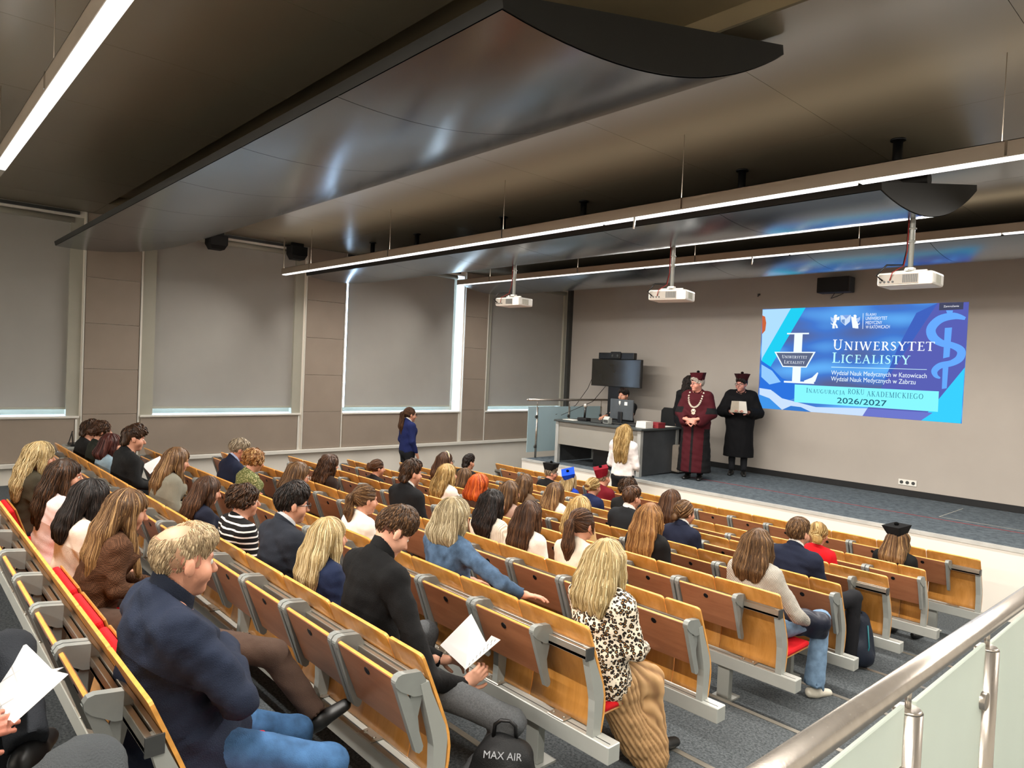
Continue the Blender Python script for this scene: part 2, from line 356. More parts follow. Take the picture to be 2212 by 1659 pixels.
# ------------------------------------------------------------------ projectors
def projector(label, x, y, zb, yaw=0.):
    t = thing('projector', label, 'projector', (x, y, zb), yaw, 'ceiling projectors')
    MB().box(-.20, .20, -.13, .15, 0, .105, .018, 2).build('body', pm('projector_white', '#dcd9d2', .4), t)
    boxo('back_panel', -.185, .10, -.134, -.129, .012, .088, pm('projector_back', '#8d857a', .5), t)
    for i in range(9): boxo('vent_slat', -.01+i*.012, -.003+i*.012, -.137, -.133, .02, .082, M['dark_plastic'], t)
    for i in range(7): boxo('vent_slat', .199, .203, -.06+i*.018, -.05+i*.018, .02, .085, M['frame'], t)
    for i in range(4): MB().cyl((-.17+.03*i, -.139, .03), (-.17+.03*i, -.133, .03), .008, n=8).build('port', M['black'], t)
    MB().cyl((-.11, .15, .055), (-.11, .185, .055), .04).build('lens', M['black'], t)
    b = MB().box(-.12, .12, -.012, .012, .115, .13).box(-.012, .012, -.1, .1, .115, .13)
    for sx in (-.11, .11): b.cyl((sx, 0, .10), (sx, 0, .13), .008, n=8)
    b.box(-.03, .03, -.03, .03, .13, .15).build('mount_plate', M['sill'], t)
    top = 4.10-zb
    MB().cyl((0, 0, .15), (0, 0, top), .019).build('pole', M['grey_metal'], t)
    for z in (.35, .45): MB().cyl((0, 0, z), (0, 0, z+.012), .03).build('pole_clip', M['grey_metal'], t)
    MB().tube([(-.028, -.01, top-.02), (-.028, -.01, .3), (-.04, -.04, .17), (-.12, -.16, .16), (-.19, -.17, .08), (-.15, -.145, .04)], .007, 6).build('cable', M['black'], t)
    MB().tube([(-.02, -.022, top-.02), (-.022, -.022, .28), (-.03, -.06, .16), (-.08, -.15, .10), (-.10, -.14, .04)], .004, 5).build('cable', pm('red_cable', '#8e2018', .5), t)
    return t
projector('white projector hanging farthest right, nearest the camera', -1.99, 6.0, 3.29, .02)
projector('white projector in the middle of the three', -4.22, 6.0, 3.27, .25)
projector('white projector farthest left, by the bright window', -6.62, 6.0, 3.30, .1)
# loudspeakers by the left wall and on the front wall
for (x, y, z, lb) in ((-10.85, 3.75, 4.18, 'black loudspeaker under the ceiling below the rear reflector by the blind'), (-10.85, 5.03, 4.20, 'black loudspeaker under the ceiling above the end of the line light')):
    t = thing('loudspeaker', lb, 'speaker', (x, y, z), 0, 'black loudspeakers by the left wall')
    MB().prism([(-.14, .13), (.14, .13), (.14, 0), (.09, -.08), (-.09, -.08), (-.14, 0)], 0, -.09, .09).build('cabinet', M['blackmatte'], t)
    boxo('grille', .091, .097, -.12, .12, -.02, .115, M['black'], t); boxo('bracket', -.03, .03, -.1, .1, .13, .20, M['black'], t)
t = thing('wall_speaker', 'dark box loudspeaker high on the front wall above the projected slide', 'speaker', (-4.97, YF-.14, 4.10))
MB().box(-.27, .25, -.12, .10, -.12, .13, .006).build('cabinet', pm('dark_brown_cabinet', '#231a17', .6), t)
boxo('grille', -.265, .235, -.128, -.121, -.11, .12, M['blackmatte'], t); boxo('end_plate', .245, .256, -.11, .09, -.115, .125, M['dark_plastic'], t)
MB().box(-.1, .1, .08, .139, -.05, .05).build('bracket', M['black'], t)
MB().tube([(-.02, 0, -.12), (-.10, .05, -.20), (-.03, .09, -.17), (.08, .10, -.12)], .006, 6).build('cable', M['black'], t)
# ================================================================== TIERED SEATING
PROF = [(0, .85), (.002, .846), (.005, .838), (.010, .826), (.045, .745), (.085, .65), (.115, .575), (.133, .52), (.141, .465), (.138, .41), (.128, .355), (.120, .325)]
def sheet_mesh(name, hw, r=.02, th=.012):
    P = np.array(PROF); n = len(P); T = np.gradient(P, axis=0); T /= np.linalg.norm(T, axis=1)[:, None]
    N = np.stack([T[:, 1], -T[:, 0]], 1)                     # towards the camera side
    dist = np.r_[0, np.cumsum(np.linalg.norm(np.diff(P, axis=0), axis=1))]
    h = np.where(dist < r, hw-r+np.sqrt(np.maximum(r*r-(r-dist)**2, 0)), hw)
    V = []; Q = []; mi = []
    fr = [-1, -.5, 0, .5, 1]
    for s in (0, 1):
        for i in range(n):
            for f in fr:
                y, z = P[i]+N[i]*th*(.5-s); V.append((f*h[i], y, z))
    m = len(fr); id_ = lambda s, i, j: s*n*m+i*m+j
    for i in range(n-1):
        for j in range(m-1):
            Q.append((id_(0, i, j), id_(0, i+1, j), id_(0, i+1, j+1), id_(0, i, j+1))); mi.append(0)
            Q.append((id_(1, i, j), id_(1, i, j+1), id_(1, i+1, j+1), id_(1, i+1, j))); mi.append(0)
        Q.append((id_(0, i, 0), id_(1, i, 0), id_(1, i+1, 0), id_(0, i+1, 0))); mi.append(1)
        Q.append((id_(0, i, m-1), id_(0, i+1, m-1), id_(1, i+1, m-1), id_(1, i, m-1))); mi.append(1)
    for i in (0, n-1):
        for j in range(m-1): Q.append((id_(0, i, j), id_(0, i, j+1), id_(1, i, j+1), id_(1, i, j))); mi.append(1)
    me = npmesh(name, V, Q, False); me.polygons.foreach_set('material_index', np.array(mi, np.int32))
    sm = np.array(mi) == 0; me.polygons.foreach_set('use_smooth', sm)
    me.materials.append(M['ply']); me.materials.append(M['ply_edge']); me.update()
    bm = bmesh.new(); bm.from_mesh(me); bmesh.ops.recalc_face_normals(bm, faces=bm.faces[:]); bm.to_mesh(me); bm.free(); return me
ME = {}
ME['back'] = sheet_mesh('backrest', .237); ME['half'] = sheet_mesh('backrest_half', .117)
TD = Vector((0, .105, -.262)).normalized(); TN = Vector((0, -TD.z, TD.y)) * -1
def tframe(o): return Matrix(((1, 0, 0, o[0]), (0, TD.y, TN.y, o[1]), (0, TD.z, TN.z, o[2]), (0, 0, 0, 1)))   # local x, along (down), normal
TW = SW/2-.034
b = MB(); b.box(-TW, TW, 0, .27, -.009, .009, .003, 1, tframe((0, -.098, .783)))
ME['tablet'] = b.mesh('tablet'); ME['tablet'].materials.append(M['tablet']); ME['tablet'].materials.append(M['ply_edge'])
for p in ME['tablet'].polygons:
    if abs(p.normal.dot(TN)) < .5: p.material_index = 1
b = MB(); mt = tframe((0, -.098, .783)); c = Vector((0, .05, -.0095)); pts_ = []
b.cyl(mt @ Vector((0, .05, -.0115)), mt @ Vector((0, .05, .0115)), .017, n=16); ME['hole'] = b.mesh('cable_hole'); ME['hole'].materials.append(M['black'])
def bracket(side):
    b = MB(); w0, w1 = (-.031, 0) if side < 0 else (0, .031)
    b.prism([(.02, .755), (-.005, .792), (-.085, .802), (-.104, .797), (-.114, .782), (-.112, .762), (-.09, .74), (-.03, .705), (.02, .70)], 0, w0, w1)
    b.prism([(-.117, .776), (-.085, .76), (-.045, .70), (.022, .505), (.018, .488), (.004, .482), (-.012, .492)], 0, w0+.004, w1-.004)
    b.prism([(-.03, .73), (-.055, .66), (-.01, .56), (.008, .55), (-.004, .62), (.015, .70)], 0, w0+.010, w1-.010)
    x = w0 if side < 0 else w1
    me = b.mesh('tablet_bracket'); me.materials.append(M['cast']); return me
ME['brL'], ME['brR'] = bracket(-1), bracket(1)
b = MB(); b.mi = 0; b.box(-.212, .212, .165, .525, .432, .470, .016, 2); ME['cush'] = b.mesh('seat_cushion'); ME['cush'].materials.append(M['red'])
b = MB(); b.box(-.205, .205, .17, .52, .420, .431, .004); ME['shell'] = b.mesh('seat_shell'); ME['shell'].materials.append(M['ply'])
def fold(me, name):
    m2 = me.copy(); m2.name = name; hy, hz, a = .19, .445, math.radians(109)
    m2.transform(Matrix.Translation((0, hy, hz)) @ Matrix.Rotation(a, 4, 'X') @ Matrix.Translation((0, -hy, -hz))); return m2
ME['cushF'], ME['shellF'] = fold(ME['cush'], 'seat_cushion_folded'), fold(ME['shell'], 'seat_shell_folded')
PST = [(-.005, .743), (.032, .748), (.05, .70), (.118, .555), (.130, .50), (.124, .40), (.118, .318), (.062, .318), (.068, .40), (.066, .49), (.056, .535)]
ME['post'] = MB().prism(PST, 0, -.02, .02).mesh('post'); ME['post'].materials.append(M['grey_metal'])
ME['clip'] = MB().box(-.055, .055, .055, .12, .318, .328, .004).cyl((-.035, .085, .327), (-.035, .085, .334), .008, n=8).cyl((.035, .085, .327), (.035, .085, .334), .008, n=8).mesh('beam_clip'); ME['clip'].materials.append(M['alu'])
ME['leg'] = MB().box(-.045, .045, .085, .135, .012, .235, .003).box(-.07, .07, .03, .2, 0, .012).mesh('leg'); ME['leg'].materials.append(M['grey_metal'])
ME['hinge'] = MB().cyl((-.05, .195, .345), (.05, .195, .345), .036, n=16).box(-.05, .05, .145, .195, .25, .38, .004).mesh('seat_hinge'); ME['hinge'].materials.append(M['cast'])

ROWN = ['back row', 'second row from the back', 'third row from the back', 'fourth row from the back', 'fifth row from the back', 'sixth row from the back', 'seventh row from the back', 'front row of seats']
OCC = {}          # (row, seat) taken by somebody; filled by the people list
def seat_x(k, j): return (XR1-SW/2-SW*j) if k % 2 == 0 else (XR1-SW-SW*j)
def seat_of(k, x): return int(round(((XR1-SW/2-x) if k % 2 == 0 else (XR1-SW-x))/SW))
def build_rows():
    for k in range(9):
        dx = .2 if k == 8 else 0.
        xmin = -6.3 if k == 0 else XR0+dx
        xr = XR1+dx
        nm = 'grey beam frame with folding desk tablets of the '+ROWN[k] if k < 8 else 'low wooden front desk screen with tablets facing the stage'
        fr = thing('seat_row_frame' if k < 8 else 'front_desk_row', nm, 'seat row frame' if k < 8 else 'desk', (xr, RY(k), RF(k)), 0, 'seat row frames' if k < 8 else None)
        L = xr-xmin
        b = MB().box(-L-.12, .10, .055, .140, .233, .318, .004); o = b.build('beam', M['beam'], fr)
        boxo('beam_groove', -L-.1, .085, .082, .088, .317, .3185, M['dark_plastic'], o)
        re = -.004 if k % 2 == 0 else -.034
        b = MB().box(-L, re, -.008, .012, .70, .746, .002).box(-L, re, .018, .036, .70, .750, .002).box(-L, re, -.008, .036, .70, .715); b.build('rail', M['alu'], fr)
        if k % 2 == 0: boxo('rail_cap', -.004, .004, -.012, .04, .695, .752, M['dark_plastic'], fr)
        nseat = 15 if k % 2 == 0 else 14
        px = [-.022]+[-(SW*2*i+(0 if k % 2 == 0 else SW/2)+.7) for i in range(8)]
        for x in px:
            if x > -L+.02: p = link('post', ME['post'], None, fr); p.location.x = x
        p = link('post', ME['post'], None, fr); p.location.x = -L+.022
        for x in [-.42-2.38*i for i in range(4)]:
            if x > -L: p = link('leg', ME['leg'], None, fr); p.location.x = x
        # seats
        for j in range(nseat):
            x = seat_x(k, j)+dx
            if x < xmin: continue
            if k < 8:
                occ = (k, j) in OCC
                s = thing('lecture_seat', '%s wooden seat, %s from the aisle, in the %s' % ('occupied' if occ else 'empty', ORD[j], ROWN[k]), 'seat', (x, RY(k), RF(k)), 0, 'plywood lecture seats')
                link('backrest', ME['back'], None, s)
                c_ = link('seat_cushion', ME['cush' if occ else 'cushF'], None, s); c_.location.z = -.045 if occ else 0.; c_.scale.y = .7 if OCC.get((k, j)) == 2 else 1.0; c_.location.y = .06 if OCC.get((k, j)) == 2 else 0.
                c_ = link('seat_shell', ME['shell' if occ else 'shellF'], None, s); c_.location.z = -.045 if occ else 0.; c_.scale.y = .7 if OCC.get((k, j)) == 2 else 1.0; c_.location.y = .06 if OCC.get((k, j)) == 2 else 0.
                if k < 7 or True: link('seat_hinge', ME['hinge'], None, s)
            else:
                o = link('back_panel', ME['back'], None, fr); o.location.x = x-xr
            c = link('beam_clip', ME['clip'], None, fr); c.location.x = x-xr
        if k % 2 == 1:
            for x in (XR1-SW/4, XR0+SW/4):
                o = link('end_panel', ME['half'], None, fr); o.location.x = x-xr
        # tablets (used by the row behind)
        tn = 14 if k % 2 == 0 else 15
        for j in range(tn if k > 0 else 8):
            x = ((XR1-SW-SW*j) if k % 2 == 0 else (XR1-SW/2-SW*j))+dx
            if x < xmin: continue
            t = link('tablet', ME['tablet'], None, fr); t.location.x = x-xr
            h = link('cable_hole', ME['hole'], None, t)
            for sd, me in ((-1, 'brL'), (1, 'brR')):
                q = link('tablet_bracket', ME[me], None, t); q.location.x = sd*(SW/2-.0345)
# ================================================================== STAGE
t = thing('stage', 'raised stage with white front and blue-grey floor', 'stage', (-9.63, YS, 0)); sx = XE+9.63
boxo('front_panel', 0, sx-.002, 0, .02, .0, ZS-.03, M['white_wall'], t); boxo('side_panel', 0, .02, .02, YF-YS-.002, .0, ZS-.03, M['white_wall'], t)
boxo('deck', 0, sx-.002, .0, YF-YS-.002, ZS-.03, ZS, M['stage_floor'], t); boxo('nosing', 0, sx-.002, -.012, .05, ZS-.035, ZS+.004, pm('pale_stage_nosing', '#b9b8b2', .5), t)
boxo('nosing_groove', 0, sx, .018, .024, ZS+.0035, ZS+.0045, M['dark_plastic'], t)
boxo('red_line', 2.9, sx, 1.06, 1.085, ZS, ZS+.0015, pm('red_floor_line', '#8e1d24', .7), t)
a, b_ = pix(2028, 1116, 2, ZS), pix(2092, 1097, 2, ZS)
boxo('hatch_line', a[0]+9.63, a[0]+9.64, a[1]-YS, 2.3, ZS, ZS+.0012, M['frame'], t); boxo('hatch_line', a[0]+9.63, sx, a[1]-YS-.01, a[1]-YS, ZS, ZS+.0012, M['frame'], t)
# glass railing on the stage's left end
t = thing('stage_railing', 'glass railing with steel posts at the left end of the stage', 'railing', (-9.58, 9.2, ZS))
MB().cyl((0, -.04, 1.12), (0, 2.45, 1.12), .024, n=16).sph((0, -.045, 1.12), .026).build('handrail', M['steel'], t)
for y in (.22, 1.12, 2.1):
    p = MB().cyl((0, y, 0), (0, y, .98), .021).cyl((0, y, .98), (0, y, 1.12), .008).build('post', M['steel'], t)
    for z in (.22, .80): MB().cyl((-.03, y-.03, z), (.03, y-.03, z), .03).build('glass_clamp', M['dark_plastic'], p)
for y0, y1 in ((-.02, .19), (.25, 1.09), (1.15, 2.07)): boxo('glass_pane', -.005, .005, y0, y1, .12, .99, M['frost_blue'], t)
# lecturer's desk
DX0, DX1, DY0, DY1, DZ = -8.98, -7.03, 9.33, 10.45, 1.60
t = thing('lectern_desk', 'grey lecturer desk with dark top on the stage', 'desk', (DX0, DY0, ZS)); w, dp, h = DX1-DX0, DY1-DY0, DZ-ZS
grey = pm('desk_grey_laminate', '#8b8880', .5, 0, .4, .03, 3); dtop = pm('desk_dark_top', '#3f4444', .45, 0, .4, .05, 4); dleg = pm('desk_silver_leg', '#a9aaa6', .4, .2)
MB().box(-.03, w+.03, -.03, dp, h-.035, h, .005).build('desk_top', dtop, t)
boxo('front_panel', .06, w-.06, .02, .045, .35, h-.037, grey, t)
for x in (0, w-.07):
    boxo('leg', x, x+.07, 0, .07, 0, h-.036, dleg, t); boxo('leg', x, x+.07, dp-.1, dp-.03, 0, h-.036, dleg, t)
boxo('side_panel', w-.03, w-.01, .08, dp-.12, .02, h-.04, pm('desk_dark_side', '#3c3f42', .5), t); boxo('side_panel', .01, .03, .08, dp-.12, .02, h-.04, pm('desk_dark_side', '#3c3f42', .5), t)
t = thing('computer_case', 'black computer case standing under the lecturer desk', 'computer', (-7.95, 9.75, ZS))
MB().box(-.35, .35, -.12, .25, .0, .42, .01).build('case', M['blackmatte'], t); boxo('front_bezel', -.34, .34, -.128, -.119, .02, .40, M['black'], t)
t = thing('low_cabinet', 'beige-grey low cabinet on the stage behind the desk', 'cabinet', (-7.18, 10.3, ZS))
MB().box(-.27, .27, -.02, .45, .03, .50, .004).build('body', pm('cabinet_taupe', '#8c8378', .5), t); boxo('door', -.26, .26, -.04, -.021, .045, .49, pm('cabinet_taupe', '#8c8378', .5), t); boxo('plinth', -.25, .25, 0, .43, 0, .03, M['black'], t)
# things on the desk
t = thing('microphone', 'desktop microphone on a black base at the desk corner', 'microphone', (-8.52, 9.60, DZ))
MB().box(-.12, .10, -.07, .07, 0, .06, .012, 2).build('base', M['black'], t); MB().cyl((0, 0, .05), (.01, 0, .25), .02).build('stem', M['black'], t); MB().sph((.01, 0, .28), .036, 1, 1, 1.2).build('head', pm('mic_grille', '#b7b2aa', .4, .6), t)
t = thing('monitor', 'dark computer monitor seen from behind in front of the operator', 'monitor', (-7.83, 9.80, DZ), -.12)
MB().box(-.285, .285, -.015, .02, .08, .44, .008).build('housing', pm('monitor_grey', '#3e4347', .5), t); MB().box(-.05, .05, -.05, -.012, .0, .22, .01).build('stand', M['black'], t); MB().box(-.13, .13, -.13, .09, 0, .012, .004).build('foot', M['black'], t)
boxo('sticker', .08, .15, -.0165, -.015, .34, .40, M['sill'], t); boxo('sticker', -.06, -.02, -.0165, -.015, .36, .41, M['sill'], t); boxo('sticker', -.045, -.033, -.0165, -.015, .335, .37, M['sill'], t)
t = thing('desk_phone', 'small grey device in front of the monitor stand', 'device', (-7.95, 9.57, DZ))
MB().prism([(-.05, 0), (.05, 0), (.05, .10), (-.01, .13), (-.05, .08)], 0, -.06, .06).build('body', M['grey_metal'], t); boxo('display', -.05, .05, -.055, -.05, .02, .07, M['dark_plastic'], t)
t = thing('keyboard', 'black keyboard lying on the lecturer desk', 'keyboard', (-7.9, 9.68, DZ)); MB().box(-.24, .2, -.07, .05, 0, .018, .004).build('base', M['black'], t)
for i in range(4): boxo('key_row', -.22, .18, -.06+i*.026, -.042+i*.026, .018, .024, M['dark_plastic'], t)
t = thing('laptop', 'closed dark laptop lying on the desk right of the monitor', 'laptop', (-7.5, 9.75, DZ)); MB().box(-.19, .19, -.13, .13, 0, .012, .004).build('base', M['black'], t); MB().box(-.19, .19, -.13, .13, .013, .022, .004).build('lid', M['dark_plastic'], t)
t = thing('book_stack', 'stack of white booklets on the desk beside red boxes', 'booklets', (-7.17, 9.62, DZ))
for i in range(5): boxo('booklet', -.12+.004*i, .09, -.1, .1, .022*i+.001, .022*i+.021, M['sill'], t)
t = thing('red_box', 'dark red box behind the white booklets on the desk', 'box', (-7.12, 9.86, DZ)); MB().box(-.1, .12, -.1, .1, 0, .075, .003).build('carton', pm('dark_red_card', '#7c1f26', .6), t); MB().box(-.102, .122, -.102, .102, .076, .092, .003).build('lid', pm('dark_red_card', '#7c1f26', .6), t)
t = thing('paper_pile', 'loose white papers at the right end of the desk', 'papers', (-7.12, 10.15, DZ))
for i in range(4): boxo('sheet', -.15+.01*i, .06+.01*i, -.13, .13+.02*i, .003*i+.001, .003*i+.003, M['sill'], t)
tag(boxo('white_folder', -8.9, -8.62, 9.42, 9.62, DZ, DZ+.006, M['sill']), 'white sheet lying at the left end of the desk', 'paper')
for pts in ([(-8.3, 9.5, DZ+.006), (-8.15, 9.45, DZ+.006), (-8.0, 9.5, DZ+.006), (-7.9, 9.46, DZ+.006), (-7.75, 9.52, DZ+.006)],):
    tag(MB().tube(pts, .006, 6).build('cable', M['black']), 'thin black cable lying across the desk front', 'cable')
# television on its stand
t = thing('television', 'large switched-off television on a stand behind the desk', 'television', (-9.05, 11.1, ZS), -.06)
MB().box(-.67, .67, -.03, .035, 1.42, 1.98, .006).build('housing', M['black'], t)
s = NT('dark_screen'); setp(s.b, .18, 0, .5); s.b.inputs['Base Color'].default_value = hexc('#1f1e1a'); nz = s.n('ShaderNodeTexNoise', i_Scale=2.0); s.l(s.coord(), nz.inputs['Vector']); s.l(s.ramp(nz.outputs['Fac'], [(.3, hexc('#2a2823')), (.7, hexc('#24231f'))]), s.b.inputs['Base Color'])
boxo('screen', -.655, .655, -.033, -.0305, 1.435, 1.965, s.m, t)
boxo('column', -.2, .12, .0, .12, .02, 1.5, M['black'], t); MB().box(-.4, .4, -.3, .3, 0, .03, .01).build('base', M['black'], t)
t2 = thing('conference_bar', 'black conference camera bar on top of the television', 'camera', (-9.05, 11.1, ZS+1.981), -.06)
MB().box(-.48, .48, -.04, .06, 0, .13, .012, 2).build('bar', M['black'], t2); MB().box(-.13, .15, -.065, -.035, .005, .15, .02, 2).build('camera_block', M['blackmatte'], t2)
for x in (-.06, .08): MB().cyl((x, -.075, .07), (x, -.06, .07), .025).build('lens', M['dark_plastic'], t2)
MB().tube([(-.66, .0, 1.6), (-.69, -.1, 1.35), (-.62, -.5, 1.0), (-.45, -1.2, .83)], .006, 6).build('cable', M['black'], t)
MB().tube([(-.28, .0, 1.42), (-.33, -.3, 1.1), (-.4, -1.1, .82)], .006, 6).build('cable', M['black'], t)
t = thing('office_chair', 'black office chair standing behind the desk right of the operator', 'chair', (-7.86, 10.98, ZS), 2.9)
b = MB()
MB().box(-.25, .25, -.22, .24, .44, .52, .03, 2).build('seat', M['blackmatte'], t)
MB().prism([(-.20, .50), (.20, .50), (.25, .75), (.24, 1.02), (.17, 1.08), (-.17, 1.08), (-.24, 1.02), (-.25, .75)], 1, -.30, -.25).build('backrest', M['blackmatte'], t)
MB().cyl((0, 0, .1), (0, 0, .45), .03).build('column', M['black'], t)
for i in range(5): a = i*2*math.pi/5; MB().cyl((0, 0, .1), (.3*math.cos(a), .3*math.sin(a), .05), .022, .015).build('leg', M['black'], t)
t = thing('wall_socket', 'white triple power socket low on the front wall', 'socket', (-3.78, YF, 1.01))
MB().box(-.13, .13, -.014, 0, -.045, .045, .004).build('plate', M['sill'], t)
for x in (-.083, 0, .083): MB().cyl((x, -.016, 0), (x, -.010, 0), .026).build('outlet', M['dark_plastic'], t)
tag(MB().box(-6.42, -6.38, YF-.03, YF, 4.02, 4.05).cyl((-6.40, YF-.05, 4.00), (-6.40, YF-.01, 4.035), .012).build('wall_bracket', M['dark_plastic']), 'tiny dark bracket on the front wall left of the slide', 'bracket')

# ------------------------------------------------------------------ projected slide
SX0, SX1, SZ0, SZ1 = -6.32, -3.10, 1.985, 3.77
slide = thing('projected_slide', 'bright blue lecture slide projected on the front wall', 'projected image', (SX0, YF, SZ0)); SWd, SHt = SX1-SX0, SZ1-SZ0
SS = 1.12
Hs = None
def zq(x, y):                                # slide coordinates of a point of the picture (0..width, 0..height)
    p = pix(1600+x/3.687, 600+y/3.687, 1, YF); return (min(max(p[0]-SX0, 0), SWd), min(max(p[2]-SZ0, 0), SHt))
LAY = [0]
def semit(col, s=1.0): return emit('slide_%s' % col.strip('#'), col, SS*s)
def spoly(pts, col, name='shape', raw=False, mat=None):
    LAY[0] += 1; y = -.0015-.00025*LAY[0]
    b = MB(); q = [p if raw else zq(*p) for p in pts]
    vs = [b.bm.verts.new((p[0], y, p[1])) for p in q]; f = b.bm.faces.new(vs)
    bmesh.ops.triangulate(b.bm, faces=[f])
    return b.build(name, mat or semit(col), slide)
bgm = bpy.data.materials.new('slide_background'); bgm.use_nodes = True; nt = bgm.node_tree; nt.nodes.remove(nt.nodes['Principled BSDF'])
em = nt.nodes.new('ShaderNodeEmission'); em.inputs[1].default_value = SS; nt.links.new(em.outputs[0], nt.nodes['Material Output'].inputs[0])
tc = nt.nodes.new('ShaderNodeTexCoord'); mp = nt.nodes.new('ShaderNodeMapping'); mp.inputs['Scale'].default_value = (.8, 1, 2.6); nt.links.new(tc.outputs['Object'], mp.inputs[0])
nz = nt.nodes.new('ShaderNodeTexNoise'); nz.inputs['Scale'].default_value = 1.3; nz.inputs['Detail'].default_value = 0.0; nt.links.new(mp.outputs[0], nz.inputs['Vector'])
cr = nt.nodes.new('ShaderNodeValToRGB'); e = cr.color_ramp.elements
e[0].position = .25; e[0].color = hexc('#566290'); e[1].position = .78; e[1].color = hexc('#62aef2'); n_ = e.new(.5); n_.color = hexc('#4274c8')
nt.links.new(nz.outputs['Fac'], cr.inputs[0]); nt.links.new(cr.outputs[0], em.inputs[0])
boxo('backing', 0, SWd, -.0015, -.0005, 0, SHt, bgm, slide)
spoly([(172, 254), (405, 244), (180, 640), (165, 660)], '#a9d6fa'); spoly([(400, 244), (517, 239), (236, 712), (166, 672), (172, 640)], '#22c8ea')
spoly([(166, 300), (195, 310), (204, 360), (196, 420), (170, 450)], '#c2613a')
spoly([(165, 660), (240, 710), (330, 800), (430, 840), (432, 960), (350, 985), (260, 900), (150, 880)], '#2c6fd6'); spoly([(166, 690), (250, 740), (320, 830), (230, 850), (165, 790)], '#8fc3f4')
spoly([(1570, 195), (1830, 180), (1785, 715), (1437, 1150), (970, 1112)], '#565dae'); spoly([(1400, 280), (1570, 195), (1290, 620), (1120, 880), (1250, 560)], '#3f5fb8')
spoly([(1785, 715), (1752, 1175), (1437, 1150)], '#38c8fa')
spoly([(150, 878), (240, 892), (330, 960), (420, 1000), (600, 1030), (1010, 1040), (970, 1112), (150, 1056)], '#c3d9f6')
spoly([(150, 930), (230, 960), (330, 1058), (150, 1050)], '#3f8fe0'); spoly([(330, 1058), (400, 1020), (480, 1030), (560, 1085)], '#3677c8'); spoly([(1010, 1040), (1530, 1075), (1437, 1150), (970, 1112)], '#6a74c6')
# staff and snake
for q in ([(1636, 260), (1692, 260), (1684, 295), (1650, 297)], [(1627, 400), (1684, 396), (1664, 630), (1613, 642)], [(1610, 715), (1655, 712), (1642, 880), (1603, 886)]): spoly(q, '#64a4f6', 'staff')
def ribbon(pts, wd, col, name, sm=5):
    P = np.array([zq(*p) for p in pts]); wd = np.array(wd, float)
    tt = np.linspace(0, len(P)-1, (len(P)-1)*sm+1); Q = []
    for t_ in tt:
        i = min(int(t_), len(P)-2); f = t_-i; p0, p1, p2, p3 = P[max(i-1, 0)], P[i], P[i+1], P[min(i+2, len(P)-1)]
        Q.append(.5*((2*p1)+(-p0+p2)*f+(2*p0-5*p1+4*p2-p3)*f*f+(-p0+3*p1-3*p2+p3)*f**3))
    Q = np.array(Q); w_ = np.interp(tt, range(len(P)), wd); T = np.gradient(Q, axis=0); T /= np.linalg.norm(T, axis=1)[:, None]; N = np.stack([-T[:, 1], T[:, 0]], 1)
    A, B = Q+N*w_[:, None]/2, Q-N*w_[:, None]/2; LAY[0] += 1; y = -.0015-.00025*LAY[0]
    V = [(a[0], y, a[1]) for a in A]+[(b[0], y, b[1]) for b in B]; n = len(A)
    me = npmesh(name, V, [(i, i+1, n+i+1, n+i) for i in range(n-1)], False); return link(name, me, semit(col), slide)
ribbon([(1790, 325), (1700, 305), (1590, 330), (1520, 400), (1530, 470), (1600, 520), (1690, 540), (1755, 580), (1745, 640), (1680, 680), (1590, 700), (1545, 740), (1555, 780), (1590, 800)], [.04, .10, .12, .13, .13, .10, .09, .11, .11, .09, .09, .09, .06, .02], '#64a4f6', 'snake')
# lettering
def stroke(b, pts, w, y):
    P = [Vector(p) for p in pts]; n = len(P); L_, R_ = [], []
    for i in range(n):
        d = (P[min(i+1, n-1)]-P[max(i-1, 0)]).normalized(); nn = Vector((-d.y, d.x)); ww = w if not isinstance(w, (list, tuple)) else w[i]
        L_.append(b.bm.verts.new((P[i].x+nn.x*ww/2, y, P[i].y+nn.y*ww/2))); R_.append(b.bm.verts.new((P[i].x-nn.x*ww/2, y, P[i].y-nn.y*ww/2)))
    for i in range(n-1): b.bm.faces.new((L_[i], L_[i+1], R_[i+1], R_[i]))
def arcp(cx, cy, rx, ry, a0, a1, n=12): return [(cx+rx*math.cos(math.radians(a0+(a1-a0)*i/n)), cy+ry*math.sin(math.radians(a0+(a1-a0)*i/n))) for i in range(n+1)]
K, t_ = .15, .055
def sf(x, y, h=.16): return ([(x-h, y), (x+h, y)], t_)
def stem(x, a=0, c=1): return ([(x, a), (x, c)], K)
h0, h1 = t_/2, 1-t_/2
